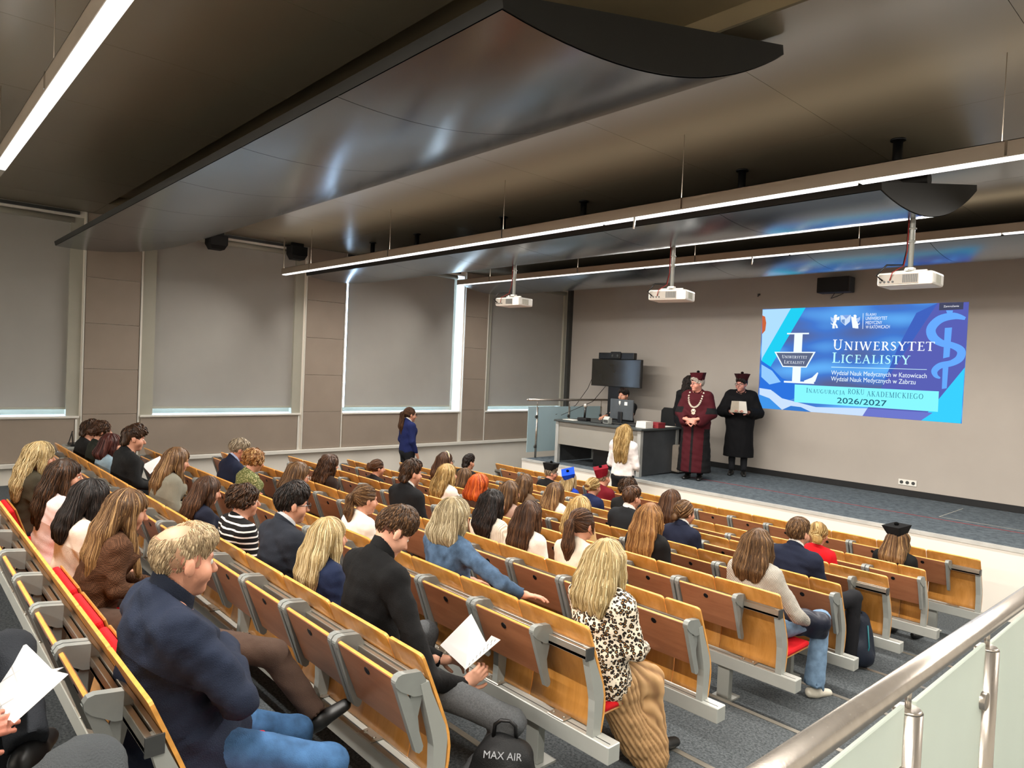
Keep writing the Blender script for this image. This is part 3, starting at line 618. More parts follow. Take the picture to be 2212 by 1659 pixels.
GL = {'I': (.40, [stem(.2), sf(.2, h0), sf(.2, h1)]),
 'L': (.70, [stem(.22), sf(.22, h1), ([(.06, h0), (.64, h0)], t_), ([(.64, 0), (.66, .22)], .06)]),
 'T': (.76, [stem(.38), sf(.38, h0), ([(.03, h1), (.73, h1)], t_), ([(.04, 1), (.03, .8)], .06), ([(.72, 1), (.73, .8)], .06)]),
 'E': (.68, [stem(.22), ([(.06, h1), (.58, h1)], t_), ([(.06, h0), (.62, h0)], t_), ([(.22, .52), (.48, .52)], t_), ([(.58, 1), (.58, .8)], .06), ([(.62, 0), (.64, .22)], .06), ([(.48, .62), (.48, .42)], .05)]),
 'U': (.90, [([(.22, 1), (.22, .34)], K), (arcp(.46, .34, .24, .31, 180, 360), t_*1.6), ([(.70, .34), (.70, 1)], t_*1.3), sf(.22, h1), sf(.70, h1, .13)]),
 'N': (.95, [([(.2, 0), (.2, 1)], t_*1.3), ([(.16, 1), (.76, 0)], K), ([(.76, 0), (.76, 1)], t_*1.3), sf(.2, h0, .14), sf(.14, h1, .12), sf(.76, h1, .14)]),
 'W': (1.22, [([(.12, 1), (.40, 0)], K), ([(.40, 0), (.62, .95)], t_*1.3), ([(.58, 1), (.84, 0)], K), ([(.84, 0), (1.1, 1)], t_*1.3), sf(.12, h1, .13), sf(.6, h1, .12), sf(1.1, h1, .11)]),
 'R': (.78, [stem(.22), sf(.22, h0), ([(.06, h1), (.4, h1)], t_), (arcp(.38, .74, .2, .235, 90, -90), [t_, .08, .11, .13, .14, .15, .15, .15, .14, .13, .11, .08, t_]), ([(.22, .5), (.4, .5)], t_), ([(.38, .5), (.70, 0)], K*.9), sf(.70, h0, .08)]),
 'S': (.60, [([(.5, .84), (.42, .95), (.28, .97), (.14, .88), (.13, .72), (.28, .57), (.44, .45), (.5, .28), (.42, .08), (.26, .03), (.12, .08), (.08, .22)], [.05, .06, .07, .1, .13, .16, .16, .13, .09, .07, .06, .05])]),
 'Y': (.80, [([(.12, 1), (.42, .46)], K), ([(.70, 1), (.42, .46)], t_*1.3), ([(.42, .5), (.42, 0)], K), sf(.42, h0), sf(.12, h1, .13), sf(.70, h1, .12)]),
 'C': (.80, [(arcp(.44, .5, .34, .47, 50, 310), [.06, .07, .09, .12, .14, .16, .16, .16, .14, .12, .09, .07, .05]), ([(.66, .98), (.67, .74)], .05)]),
 'A': (.82, [([(.12, 0), (.40, .97)], t_*1.3), ([(.38, 1), (.70, 0)], K), ([(.2, .34), (.6, .34)], t_), sf(.12, h0, .12), sf(.70, h0, .13)]),
 'G': (.88, [(arcp(.44, .5, .34, .47, 50, 320), [.06, .07, .09, .12, .14, .16, .16, .16, .14, .12, .09, .07, .05]), ([(.66, .98), (.67, .74)], .05), ([(.70, .05), (.70, .42)], .12), sf(.70, .42, .14)]),
 'O': (.90, [(arcp(.45, .5, .34, .46, 0, 360, 24), [.08+.08*abs(math.cos(math.radians(15*i))) for i in range(25)])]),
 'D': (.88, [stem(.22), ([(.06, h1), (.4, h1)], t_), ([(.06, h0), (.4, h0)], t_), (arcp(.40, .5, .36, .472, 90, -90), [t_, .08, .11, .14, .15, .16, .16, .16, .15, .14, .11, .08, t_])]),
 'J': (.44, [([(.24, 1), (.24, .05), (.18, -.12), (.05, -.16)], [.15, .15, .1, .06]), sf(.24, h1)]),
 'K': (.84, [stem(.22), sf(.22, h0), sf(.22, h1), ([(.66, 1), (.28, .5)], t_*1.3), ([(.34, .56), (.74, 0)], K), sf(.66, h1, .11), sf(.74, h0, .1)]),
 'M': (1.1, [([(.2, 0), (.2, 1)], t_*1.3), ([(.2, 1), (.54, 0)], K), ([(.54, 0), (.88, 1)], t_*1.2), ([(.9, 0), (.9, 1)], K), sf(.2, h0, .14), sf(.9, h0), sf(.14, h1, .1), sf(.96, h1, .1)]),
 'Z': (.72, [([(.1, h1), (.62, h1)], t_), ([(.6, .97), (.12, .03)], K), ([(.1, h0), (.64, h0)], t_)]), ' ': (.38, [])}
def serif(text, x0, z0, width, capH, col, name, small=.8, weight=1.0):   # small capitals: upper case full height, lower case reduced
    adv = sum(GL[c.upper()][0]*(1 if c.isupper() or c == ' ' else small) for c in text)+.06*len(text)
    sxw = width/adv; LAY[0] += 1; y = -.0015-.00025*LAY[0]; b = MB(); x = x0
    for c in text:
        f = 1 if c.isupper() else small; a, st = GL[c.upper()]
        for pts, w_ in st:
            pp = [(x+p[0]*f*sxw, z0+p[1]*f*capH) for p in pts]; sc = (sxw+capH)/2*f*weight
            stroke(b, pp, [v*sc for v in w_] if isinstance(w_, list) else w_*sc, y)
        x += (a*f+.06)*sxw
    return b.build(name, semit(col), slide)
def sans(text, x0, z0, width, col, name, bold=0., h=None):
    cu = bpy.data.curves.new(name, 'FONT'); cu.body = text; cu.size = .1; cu.offset = bold
    o = bpy.data.objects.new(name, cu); COL.objects.link(o); dg = bpy.context.evaluated_depsgraph_get()
    me = bpy.data.meshes.new_from_object(o.evaluated_get(dg)); bpy.data.objects.remove(o)
    n = len(me.vertices); co = np.zeros(n*3, np.float32); me.vertices.foreach_get('co', co); co = co.reshape(-1, 3)
    s = width/(co[:, 0].max()-co[:, 0].min()); LAY[0] += 1; y = -.0015-.00025*LAY[0]
    out = np.stack([x0+(co[:, 0]-co[:, 0].min())*s, np.full(n, y), z0+co[:, 1]*(s if h is None else h/co[:, 1].max())], 1).astype(np.float32)
    me.vertices.foreach_set('co', out.ravel()); me.update(); me.materials.clear(); return link(name, me, semit(col), slide)
def U(x, y): return zq(x, y)
def row(text, xa, xb, yb, col, name, fn, ya=None, **kw):
    a, b2 = zq(xa, yb), zq(xb, yb)
    if fn is serif: return serif(text, a[0], a[1], b2[0]-a[0], zq(xa, ya)[1]-a[1], col, name, **kw)
    return sans(text, a[0], a[1], b2[0]-a[0], col, name, h=None if ya is None else zq(xa, ya)[1]-a[1], **kw)
# the big L and its banner
a = zq(345, 833); LAY[0] += 1; y = -.0015-.00025*LAY[0]; b = MB()
hL = zq(350, 440)[1]-a[1]; wL = zq(620, 833)[0]-a[0]
stroke(b, [(a[0]+wL*.36, a[1]), (a[0]+wL*.36, a[1]+hL)], wL*.24, y); stroke(b, [(a[0]+wL*.02, a[1]+hL-.012), (a[0]+wL*.66, a[1]+hL-.012)], .024, y)
stroke(b, [(a[0], a[1]+.012), (a[0]+wL*.88, a[1]+.012)], .03, y); stroke(b, [(a[0]+wL*.60, a[1]+.02), (a[0]+wL*.86, a[1]+.07), (a[0]+wL*.97, a[1]+hL*.22)], [.05, .09, .02], y)
b.build('big_letter', semit('#eaf6ff'), slide)
spoly([(270, 590), (598, 590), (525, 716), (335, 710)], '#eaf6ff', 'banner'); spoly([(286, 598), (580, 599), (520, 707), (340, 702)], '#5a6480', 'banner')
row('Uniwersytet', 328, 532, 640, '#f2f8ff', 'banner_text', serif, 615, weight=.9); row('Licealisty', 346, 512, 683, '#f2f8ff', 'banner_text', serif, 657, weight=.9)
row('Uniwersytet', 728, 1552, 574, '#f4fbff', 'title_text', serif, 493); row('Licealisty', 724, 1356, 676, '#b9f6fb', 'title_text', serif, 595)
spoly([(723, 709), (1484, 729), (1484, 733), (723, 714)], '#c6eef8', 'rule')
row('Wydział Nauk Medycznych w Katowicach', 722, 1484, 772, '#eaf6fa', 'subtitle_text', sans, 738, bold=0.); row('Wydział Nauk Medycznych w Zabrzu', 720, 1395, 820, '#eaf6fa', 'subtitle_text', sans, 786, bold=0.)
spoly([(432, 850), (1580, 905), (1572, 1068), (428, 990)], '#83eefb', 'banner')
row('Inauguracja', 522, 835, 914, '#27647a', 'banner_text', serif, 876, weight=.8); row('roku', 853, 990, 925, '#27647a', 'banner_text', serif, 884, small=1.0, weight=.7); row('akademickiego', 1005, 1460, 943, '#27647a', 'banner_text', serif, 899, small=.95, weight=.7)
row('2026/2027', 768, 1165, 997, '#245c70', 'banner_text', sans, 953, bold=.001)
for i, tx in enumerate(('ŚLĄSKI', 'UNIWERSYTET', 'MEDYCZNY', 'W KATOWICACH')): row(tx, 997, (1080, 1168, 1127, 1188)[i], (303, 337, 371, 405)[i], '#f2f8ff', 'crest_text', sans, (303, 337, 371, 405)[i]-25, bold=0.)
spoly([(976, 283), (980, 283), (976, 408), (972, 408)], '#e8f2ff', 'rule')
# coat of arms: shield with two winged supporters
spoly([(795, 300), (880, 297), (872, 350), (835, 382), (800, 350)], '#c6daf2', 'crest'); spoly([(815, 300), (872, 298), (842, 328)], '#7fa0dc', 'crest'); spoly([(806, 335), (832, 330), (830, 372), (806, 352)], '#6f93c8', 'crest')
for sx, cx in ((1, 762), (-1, 910)):
    def mm(pts): return [(cx+sx*p[0], p[1]) for p in pts]
    spoly(mm([(-16, 302), (-6, 294), (6, 296), (10, 304), (4, 310), (8, 316), (26, 308), (28, 315), (8, 326), (24, 330), (24, 337), (4, 338), (2, 352), (-4, 362), (8, 378), (6, 392), (16, 400), (-2, 402), (-4, 384), (-14, 374), (-18, 390), (-10, 404), (-30, 404), (-28, 372), (-20, 350), (-12, 326)]), '#eef6fb', 'crest')
    spoly(mm([(-16, 325), (-44, 312), (-42, 335), (-30, 355), (-14, 345)]), '#a9c4ee', 'crest'); spoly(mm([(-22, 378), (-40, 370), (-42, 352), (-36, 366), (-22, 368)]), '#eef6fb', 'crest')
spoly([(1585, 203), (1778, 195), (1774, 252), (1582, 260)], '#43465e', 'caption'); row('Zamrożenie', 1618, 1740, 236, '#f2f2f8', 'caption_text', sans, bold=0.)
# ================================================================== PEOPLE: implicit surfaces
f32 = np.float32
def P_rc(a, b, ra, rb, sq=None):
    a = np.array(a, float); b = np.array(b, float); ab = b-a; L2 = max(float(ab@ab), 1e-9); r = max(ra, rb)
    s = np.ones(3) if sq is None else np.array(sq, float)
    mid = (a+b)/2
    lo = np.minimum(a, b)-r/np.minimum(s, 1); hi = np.maximum(a, b)+r/np.minimum(s, 1)
    def fn(X, Y, Z):
        px, py, pz = X-f32(a[0]), Y-f32(a[1]), Z-f32(a[2])
        t = np.clip((px*f32(ab[0])+py*f32(ab[1])+pz*f32(ab[2]))/f32(L2), 0, 1)
        dx, dy, dz = (px-t*f32(ab[0]))*f32(s[0]), (py-t*f32(ab[1]))*f32(s[1]), (pz-t*f32(ab[2]))*f32(s[2])
        return np.sqrt(dx*dx+dy*dy+dz*dz)-(f32(ra)+t*f32(rb-ra))
    return lo, hi, fn
def P_ell(c, r, R=None):
    c = np.array(c, float); r = np.array(r, float); e = r if R is None else np.sqrt((np.asarray(R)**2) @ (r**2))
    def fn(X, Y, Z):
        x, y, z = X-f32(c[0]), Y-f32(c[1]), Z-f32(c[2])
        if R is not None:
            x, y, z = (f32(R[0][i])*x+f32(R[1][i])*y+f32(R[2][i])*z for i in range(3))
        x, y, z = x/f32(r[0]), y/f32(r[1]), z/f32(r[2])
        k0 = np.sqrt(x*x+y*y+z*z); x, y, z = x/f32(r[0]), y/f32(r[1]), z/f32(r[2]); k1 = np.sqrt(x*x+y*y+z*z)+f32(1e-6)
        return k0*(k0-1)/k1
    return c-e, c+e, fn
def axis(lo, hi, vc, fine=None, vf=None):
    if fine is None or fine[0] >= hi or fine[1] <= lo: return np.arange(lo, hi+vc, vc).astype(f32)
    a, b = max(fine[0], lo), min(fine[1], hi)
    p1 = np.linspace(lo, a, max(int(math.ceil((a-lo)/vc)), 1)+1)[:-1] if a-lo > 1e-4 else np.array([])
    p2 = np.linspace(a, b, int(math.ceil((b-a)/vf))+1)
    p3 = np.linspace(b, hi, max(int(math.ceil((hi-b)/vc)), 1)+1)[1:] if hi-b > 1e-4 else np.array([])
    return np.concatenate([p1, p2, p3]).astype(f32)
class Field:
    def __init__(s, prims, vox, fine=None, vf=None, pad=.035):
        lo = np.min([p[0] for p, k in prims], axis=0)-pad; hi = np.max([p[1] for p, k in prims], axis=0)+pad
        s.ax = [axis(lo[i], hi[i], vox, None if fine is None else fine[i], vf) for i in range(3)]
        s.F = np.full([len(a) for a in s.ax], .2, f32)
        for p, k in prims: s.add(p, k)
    def sub_(s, p, m):
        sl = []
        for i in range(3):
            a = np.searchsorted(s.ax[i], p[0][i]-m); b = np.searchsorted(s.ax[i], p[1][i]+m); sl.append(slice(max(a-1, 0), min(b+1, len(s.ax[i]))))
        return tuple(sl)
    def ev(s, p, sl): return p[2](s.ax[0][sl[0]][:, None, None], s.ax[1][sl[1]][None, :, None], s.ax[2][sl[2]][None, None, :])
    def add(s, p, k):
        sl = s.sub_(p, k+.03); d = s.ev(p, sl); a = s.F[sl]
        h = np.maximum(k-np.abs(a-d), 0)/max(k, 1e-6); s.F[sl] = np.minimum(a, d)-h*h*k*f32(.25)
    def cut(s, p, k=.008):
        sl = s.sub_(p, k+.01); d = -s.ev(p, sl); a = s.F[sl]
        h = np.maximum(k-np.abs(a-d), 0)/max(k, 1e-6); s.F[sl] = np.maximum(a, d)+h*h*k*f32(.25)
    def plane(s, o, n, k=.004):                      # keep the side the normal points away from
        d = (s.ax[0][:, None, None]-f32(o[0]))*f32(n[0])+(s.ax[1][None, :, None]-f32(o[1]))*f32(n[1])+(s.ax[2][None, None, :]-f32(o[2]))*f32(n[2])
        s.F = np.maximum(s.F, d)
    def noise(s, amp, freq, seed, n=5, aniso=(1, 1, 1)):
        r = np.random.default_rng(seed); acc = 0
        for _ in range(n):
            w = r.normal(size=3)*freq*np.array(aniso); ph = r.uniform(0, 6.28)
            acc = acc+np.sin(s.ax[0][:, None, None]*f32(w[0])+s.ax[1][None, :, None]*f32(w[1])+s.ax[2][None, None, :]*f32(w[2])+f32(ph))
        s.F = s.F+(acc*f32(amp/math.sqrt(n)))
    def mesh(s):
        F = s.F; F[0] = np.maximum(F[0], .01); F[-1] = np.maximum(F[-1], .01); F[:, 0] = np.maximum(F[:, 0], .01); F[:, -1] = np.maximum(F[:, -1], .01); F[:, :, 0] = np.maximum(F[:, :, 0], .01); F[:, :, -1] = np.maximum(F[:, :, -1], .01)
        S = F < 0; nx, ny, nz = F.shape; c = np.zeros((nx-1, ny-1, nz-1), np.int8)
        for i in (0, 1):
            for j in (0, 1):
                for k in (0, 1): c += S[i:nx-1+i, j:ny-1+j, k:nz-1+k]
        act = (c > 0) & (c < 8); I, J, K = np.nonzero(act); idx = np.full(act.shape, -1, np.int32); idx[I, J, K] = np.arange(len(I))
        off = [(i, j, k) for i in (0, 1) for j in (0, 1) for k in (0, 1)]
        V = np.stack([F[I+o[0], J+o[1], K+o[2]] for o in off], 1); acc = np.zeros((len(I), 3), f32); cnt = np.zeros(len(I), f32)
        for a in range(8):
            for b in range(a+1, 8):
                oa, ob = np.array(off[a]), np.array(off[b])
                if np.abs(oa-ob).sum() != 1: continue
                va, vb = V[:, a], V[:, b]; m = (va < 0) != (vb < 0)
                t = np.where(m, va/np.where(m, va-vb, 1), 0)[:, None]; acc += np.where(m[:, None], oa+(ob-oa)*t, 0); cnt += m
        fr = acc/cnt[:, None]; P = np.zeros_like(fr)
        for d, (ii, ax) in enumerate(zip((I, J, K), s.ax)): P[:, d] = ax[ii]+fr[:, d]*(ax[ii+1]-ax[ii])
        Q = []
        for d in range(3):
            sh = [slice(1, -1)]*3; sh[d] = slice(0, -1); sh2 = list(sh); sh2[d] = slice(1, None)
            m = S[tuple(sh)] != S[tuple(sh2)]; e = np.nonzero(m); g = [e[q]+(0 if q == d else 1) for q in range(3)]
            u, v = [(1, 2), (2, 0), (0, 1)][d]
            def cell(du, dv):
                h = [g[0].copy(), g[1].copy(), g[2].copy()]; h[u] = h[u]-du; h[v] = h[v]-dv; return idx[h[0], h[1], h[2]]
            q = np.stack([cell(1, 1), cell(0, 1), cell(0, 0), cell(1, 0)], 1); fl = ~S[g[0], g[1], g[2]]
            q[fl] = q[fl][:, ::-1]; Q.append(q)
        return P, np.concatenate(Q)
    def sample(s, p):
        ix = []; fr = []
        for d in range(3):
            a = s.ax[d]; i = np.clip(np.searchsorted(a, p[:, d])-1, 0, len(a)-2); ix.append(i); fr.append(np.clip((p[:, d]-a[i])/(a[i+1]-a[i]), 0, 1))
        v = 0
        for i in (0, 1):
            for j in (0, 1):
                for k in (0, 1):
                    w = (fr[0] if i else 1-fr[0])*(fr[1] if j else 1-fr[1])*(fr[2] if k else 1-fr[2]); v = v+w*s.F[ix[0]+i, ix[1]+j, ix[2]+k]
        return v
    def grad(s, p, e=.004):
        g = np.stack([s.sample(p+np.eye(3)[d]*e)-s.sample(p-np.eye(3)[d]*e) for d in range(3)], 1); return g/(np.linalg.norm(g, axis=1)[:, None]+1e-9)
def rotm(yaw=0., pitch=0., roll=0.):                 # yaw to the left, pitch = looking down
    cy, sy, cp, sp, cr, sr = math.cos(yaw), math.sin(yaw), math.cos(-pitch), math.sin(-pitch), math.cos(roll), math.sin(roll)
    return np.array([[cy, -sy, 0], [sy, cy, 0], [0, 0, 1]]) @ np.array([[1, 0, 0], [0, cp, -sp], [0, sp, cp]]) @ np.array([[cr, 0, sr], [0, 1, 0], [-sr, 0, cr]])

def attr_mat(key, cols, rough=.5, spec=.4, bump=0., bs=400., sss=0.):   # colour = ramp over the float attribute "tone"
    if key in MATS: return MATS[key]
    t = NT(key); setp(t.b, rough, 0, spec)
    at = t.n('ShaderNodeAttribute', attribute_name='tone'); n = len(cols)
    t.l(t.ramp(at.outputs['Fac'], [(i/(n-1), hexc(c) if isinstance(c, str) else c) for i, c in enumerate(cols)]), t.b.inputs['Base Color'])
    if bump:
        nz = t.n('ShaderNodeTexNoise', i_Scale=bs); t.l(t.coord(), nz.inputs['Vector']); t.bump(nz.outputs['Fac'], bump)
    if sss: t.b.inputs['Subsurface Weight'].default_value = sss; t.b.inputs['Subsurface Radius'].default_value = (.01, .004, .002); t.b.inputs['Subsurface Scale'].default_value = .5
    MATS[key] = t.m; return t.m
def set_tone(me, v):
    a = me.attributes.new('tone', 'FLOAT', 'POINT'); a.data.foreach_set('value', np.asarray(v, f32))
def skin_mat(h='#c98f74', brow='#4a3426', lip='#a8564c'): return attr_mat('skin_'+h+brow, [h, h, lip, brow], .5, .4, .08, 300., 0.)
def hair_mat(c0, c1, c2): return attr_mat('hair_'+c0+c1+c2, [c0, c1, c2], .5, .3)

def seat_skel(sp):
    m = sp.get('sex', 'f') == 'm'; sw = sp.get('sw', .178 if m else .148); ln = sp.get('lean', .05); J = {}
    def up(x, y, z, f=1.):
        a = ln*f; dy, dz = y, z-.55; return np.array([x, dy*math.cos(a)+dz*math.sin(a), .55-dy*math.sin(a)+dz*math.cos(a)])
    J['pelvis'] = np.array([0, -.01, .55]); J['waist'] = up(0, -.02, .73, .8); J['chest'] = up(0, -.015, .92); J['neck'] = up(0, -.03, 1.075)
    J['head'] = J['neck']+np.array([0, .045, .125])+np.array([0, .35*max(sp.get('pitch', 0), 0)*.2, -.02*max(sp.get('pitch', 0), 0)])
    for s, n in ((-1, 'L'), (1, 'R')):
        J['sh'+n] = up(s*sw, -.03, .995); J['el'+n] = up(s*(sw+.07), .03, .76, .8); J['wr'+n] = np.array([s*.09, .27+ln*.3, .67])
        J['hip'+n] = np.array([s*.095, .0, .54]); J['kn'+n] = np.array([s*.125, .45, .53]); J['an'+n] = np.array([s*.125, .43, .10]); J['to'+n] = np.array([s*.14, .58, .05])
    return J, sw, m
def stand_skel(sp):
    m = sp.get('sex', 'f') == 'm'; sw = sp.get('sw', .19 if m else .165); J = {}
    J['pelvis'] = np.array([0, 0, .95]); J['waist'] = np.array([0, 0, 1.12]); J['chest'] = np.array([0, -.01, 1.30]); J['neck'] = np.array([0, -.02, 1.46]); J['head'] = np.array([0, .025, 1.585])
    for s, n in ((-1, 'L'), (1, 'R')):
        J['sh'+n] = np.array([s*sw, -.02, 1.40]); J['el'+n] = np.array([s*(sw+.06), -.03, 1.12]); J['wr'+n] = np.array([s*(sw+.05), .07, .90])
        J['hip'+n] = np.array([s*.095, 0, .92]); J['kn'+n] = np.array([s*.10, .02, .50]); J['an'+n] = np.array([s*.10, -.02, .09]); J['to'+n] = np.array([s*.12, .13, .04])
    return J, sw, m
def arm_prims(J, e, ks, fore=True, m=True):
    out = []; g = 1.0 if m else .86
    for n in 'LR':
        out += [(P_rc(J['sh'+n], J['el'+n], .055*g+e, .043*g+e), .05), (P_rc(J['el'+n], J['wr'+n], .043*g+e, .031*g+e*.8), .02)]
    return out
def torso_prims(J, e, sw, m, bulk=1.0):
    g = (1.0 if m else .88)*bulk; pe, wa, ch, nk = J['pelvis'], J['waist'], J['chest'], J['neck']
    o = [(P_ell(pe, (.17*(1.0 if m else 1.02)*bulk+e, .125+e, .12+e)), .05), (P_rc(pe, wa, .125*g+e, .115*g+e, (.82, 1.05, 1)), .08), (P_rc(wa, ch, .115*g+e, .125*g+e, (.80, 1.02, 1)), .10)]
    o += [(P_rc(ch, (J['shL']+J['shR'])/2+np.array([0, 0, -.03]), .12*g+e, .085*g+e, (.74, 1, 1)), .08), (P_rc(J['shL']*.92+nk*.08+np.array([0, 0, -.012]), J['shR']*.92+nk*.08+np.array([0, 0, -.012]), .055*g+e, .055*g+e), .07)]
    for n in 'LR': o.append((P_rc(nk+np.array([0, .0, .0]), J['sh'+n]+np.array([0, 0, .0]), .05*g+e, .045*g+e), .05))
    if not m:
        for s in (-1, 1): o.append((P_ell(ch+np.array([s*.065, .085, -.0]), (.06+e, .06+e, .06+e)), .05))
    return o
def head_prims(hc, H, hs=1.0):
    q = lambda *v: hc+H @ (np.array(v)*hs); r = lambda *v: np.array(v)*hs
    return [(P_ell(q(0, -.014, .034), r(.075, .095, .084), H), .02), (P_ell(q(0, .028, -.04), r(.058, .062, .072), H), .04), (P_ell(q(0, .066, -.092), r(.024, .022, .02), H), .03),
            (P_ell(q(0, .072, .024), r(.05, .02, .014), H), .02), (P_rc(q(0, .088, .006), q(0, .113, -.03), .008*hs, .012*hs), .012), (P_ell(q(0, .104, -.034), r(.017, .012, .009), H), .008),
            (P_ell(q(0, .088, -.060), r(.024, .010, .009), H), .01), (P_ell(q(-.078, -.006, -.006), r(.009, .018, .029), H), .006), (P_ell(q(.078, -.006, -.006), r(.009, .018, .029), H), .006),
            (P_ell(q(-.045, .05, -.03), r(.03, .03, .03), H), .03), (P_ell(q(.045, .05, -.03), r(.03, .03, .03), H), .03)]
def leg_prims(J, e, flare=0.):
    o = []
    for n in 'LR': o += [(P_rc(J['hip'+n], J['kn'+n], .085+e, .057+e), .05), (P_rc(J['kn'+n], J['an'+n], .054+e, .038+e+flare), .03)]
    o.append((P_ell((J['hipL']+J['hipR'])/2+np.array([0, -.02, .0]), (.165+e, .12+e, .10+e)), .05)); return o

def hand_mesh(name, wrist, fdir, up, side, curl=.6, spread=.12, vf=.0048, thumb_curl=.3, s=1.0):
    """hand from a wrist: fdir along the palm, up = back of the hand, side=+1 thumb towards fdir x up"""
    f = np.array(fdir, float); f /= np.linalg.norm(f); u = np.array(up, float); u -= f*(u@f); u /= np.linalg.norm(u); w = np.cross(f, u)*side
    wr = np.array(wrist, float); q = lambda a, b, c: wr+(f*a+w*b+u*c)*s
    R = np.stack([w, f, u], 1)
    pr = [(P_rc(q(-.05, 0, 0), q(.02, 0, 0), .026*s, .027*s), .01), (P_ell(q(.055, .0, 0), (.041*s, .048*s, .016*s), R), .02)]
    lens = [(.042, .026, .020), (.047, .030, .022), (.043, .027, .021), (.033, .021, .018)]; xs = [.030, .010, -.011, -.031]; st = [.092, .097, .093, .083]
    for i in range(4):
        a = 0.; p = q(st[i], xs[i], .002); dirx = spread*(1.2-i*.8); a = curl*.5
        for j, l in enumerate(lens[i]):
            d = f*math.cos(a)*1+w*dirx*math.cos(a)-u*math.sin(a); d /= np.linalg.norm(d); p2 = p+d*l*s
            pr.append((P_rc(p, p2, (.0093-.0009*j)*s, (.0086-.001*j)*s), .003 if j else .012)); p = p2; a += curl
    p = q(.028, .034, -.004); a = .75
    for j, l in enumerate((.040, .032, .026)):
        d = f*math.cos(a-.25*j)+w*math.sin(a-.25*j)-u*(.15+thumb_curl*j*.5); d /= np.linalg.norm(d); p2 = p+d*l*s; pr.append((P_rc(p, p2, (.012-.001*j)*s, (.0105-.001*j)*s), .008 if j == 0 else .004)); p = p2
    F = Field(pr, vf, pad=.012); return npmesh(name, *F.mesh())

def strands(F, V, n, steps, step, flow, lift, rad, seed, seedz=.35, curl=0., ends=1.0):
    r = np.random.default_rng(seed); zmin, zmax = V[:, 2].min(), V[:, 2].max()
    cand = V[V[:, 2] > zmin+(zmax-zmin)*seedz]; tops = V[V[:, 2] > zmax-.075]; nt = int(n*.4); p = np.concatenate([tops[r.integers(0, len(tops), nt)], cand[r.integers(0, len(cand), n-nt)]]).astype(float)+r.normal(size=(n, 3))*.002
    path = [p.copy()]; lf = lift*r.uniform(.3, 1.3, n)
    for i in range(steps):
        g = F.grad(p); v = flow(p); v = v-g*(v*g).sum(1)[:, None]; v /= np.linalg.norm(v, axis=1)[:, None]+1e-6
        v = v*.75+(path[-1]-path[-2])/step*.25 if i > 1 else v
        p = p+v*step; d = F.sample(p); d = np.clip(d, -.03, .012); p = p-F.grad(p)*(d-lf*(1+.5*i/steps))[:, None]; path.append(p.copy())
    A = np.stack(path, 1)                                   # n, steps+1, 3
    if curl:
        ph = r.uniform(0, 6.28, n)[:, None]; tt = np.arange(steps+1)[None]*1.25; T = np.gradient(A, axis=1); T /= np.linalg.norm(T, axis=2)[:, :, None]+1e-9
        s1 = np.cross(T, np.array([.3, .9, .2])); s1 /= np.linalg.norm(s1, axis=2)[:, :, None]+1e-9; s2 = np.cross(T, s1); A = A+curl*(s1*np.cos(tt+ph)[:, :, None]+s2*np.sin(tt+ph)[:, :, None])
    m = steps+1; T = np.gradient(A, axis=1); T /= np.linalg.norm(T, axis=2)[:, :, None]+1e-9
    N = F.grad(A.reshape(-1, 3)).reshape(A.shape); B = np.cross(T, N); B /= np.linalg.norm(B, axis=2)[:, :, None]+1e-9; N = np.cross(B, T)
    prof = np.sin(np.linspace(.35, math.pi*.97, m))**.6; rr = (rad*r.uniform(.6, 1.3, n))[:, None]*prof[None]
    ring = [A+rr[:, :, None]*(B*math.cos(t)*1.5+N*math.sin(t)*.8) for t in (0.2, 2.3, 4.4)]
    VV = np.stack(ring, 2).reshape(-1, 3); base = (np.arange(n)*m*3)[:, None, None]; i = np.arange(m-1)[None, :, None]*3; k = np.arange(3)[None, None]
    k2 = (k+1) % 3; Q = np.stack([base+i+k, base+i+k2, base+i+3+k2, base+i+3+k], -1).reshape(-1, 4)
    return VV, Q, np.repeat(r.uniform(0, 1, n), m*3)
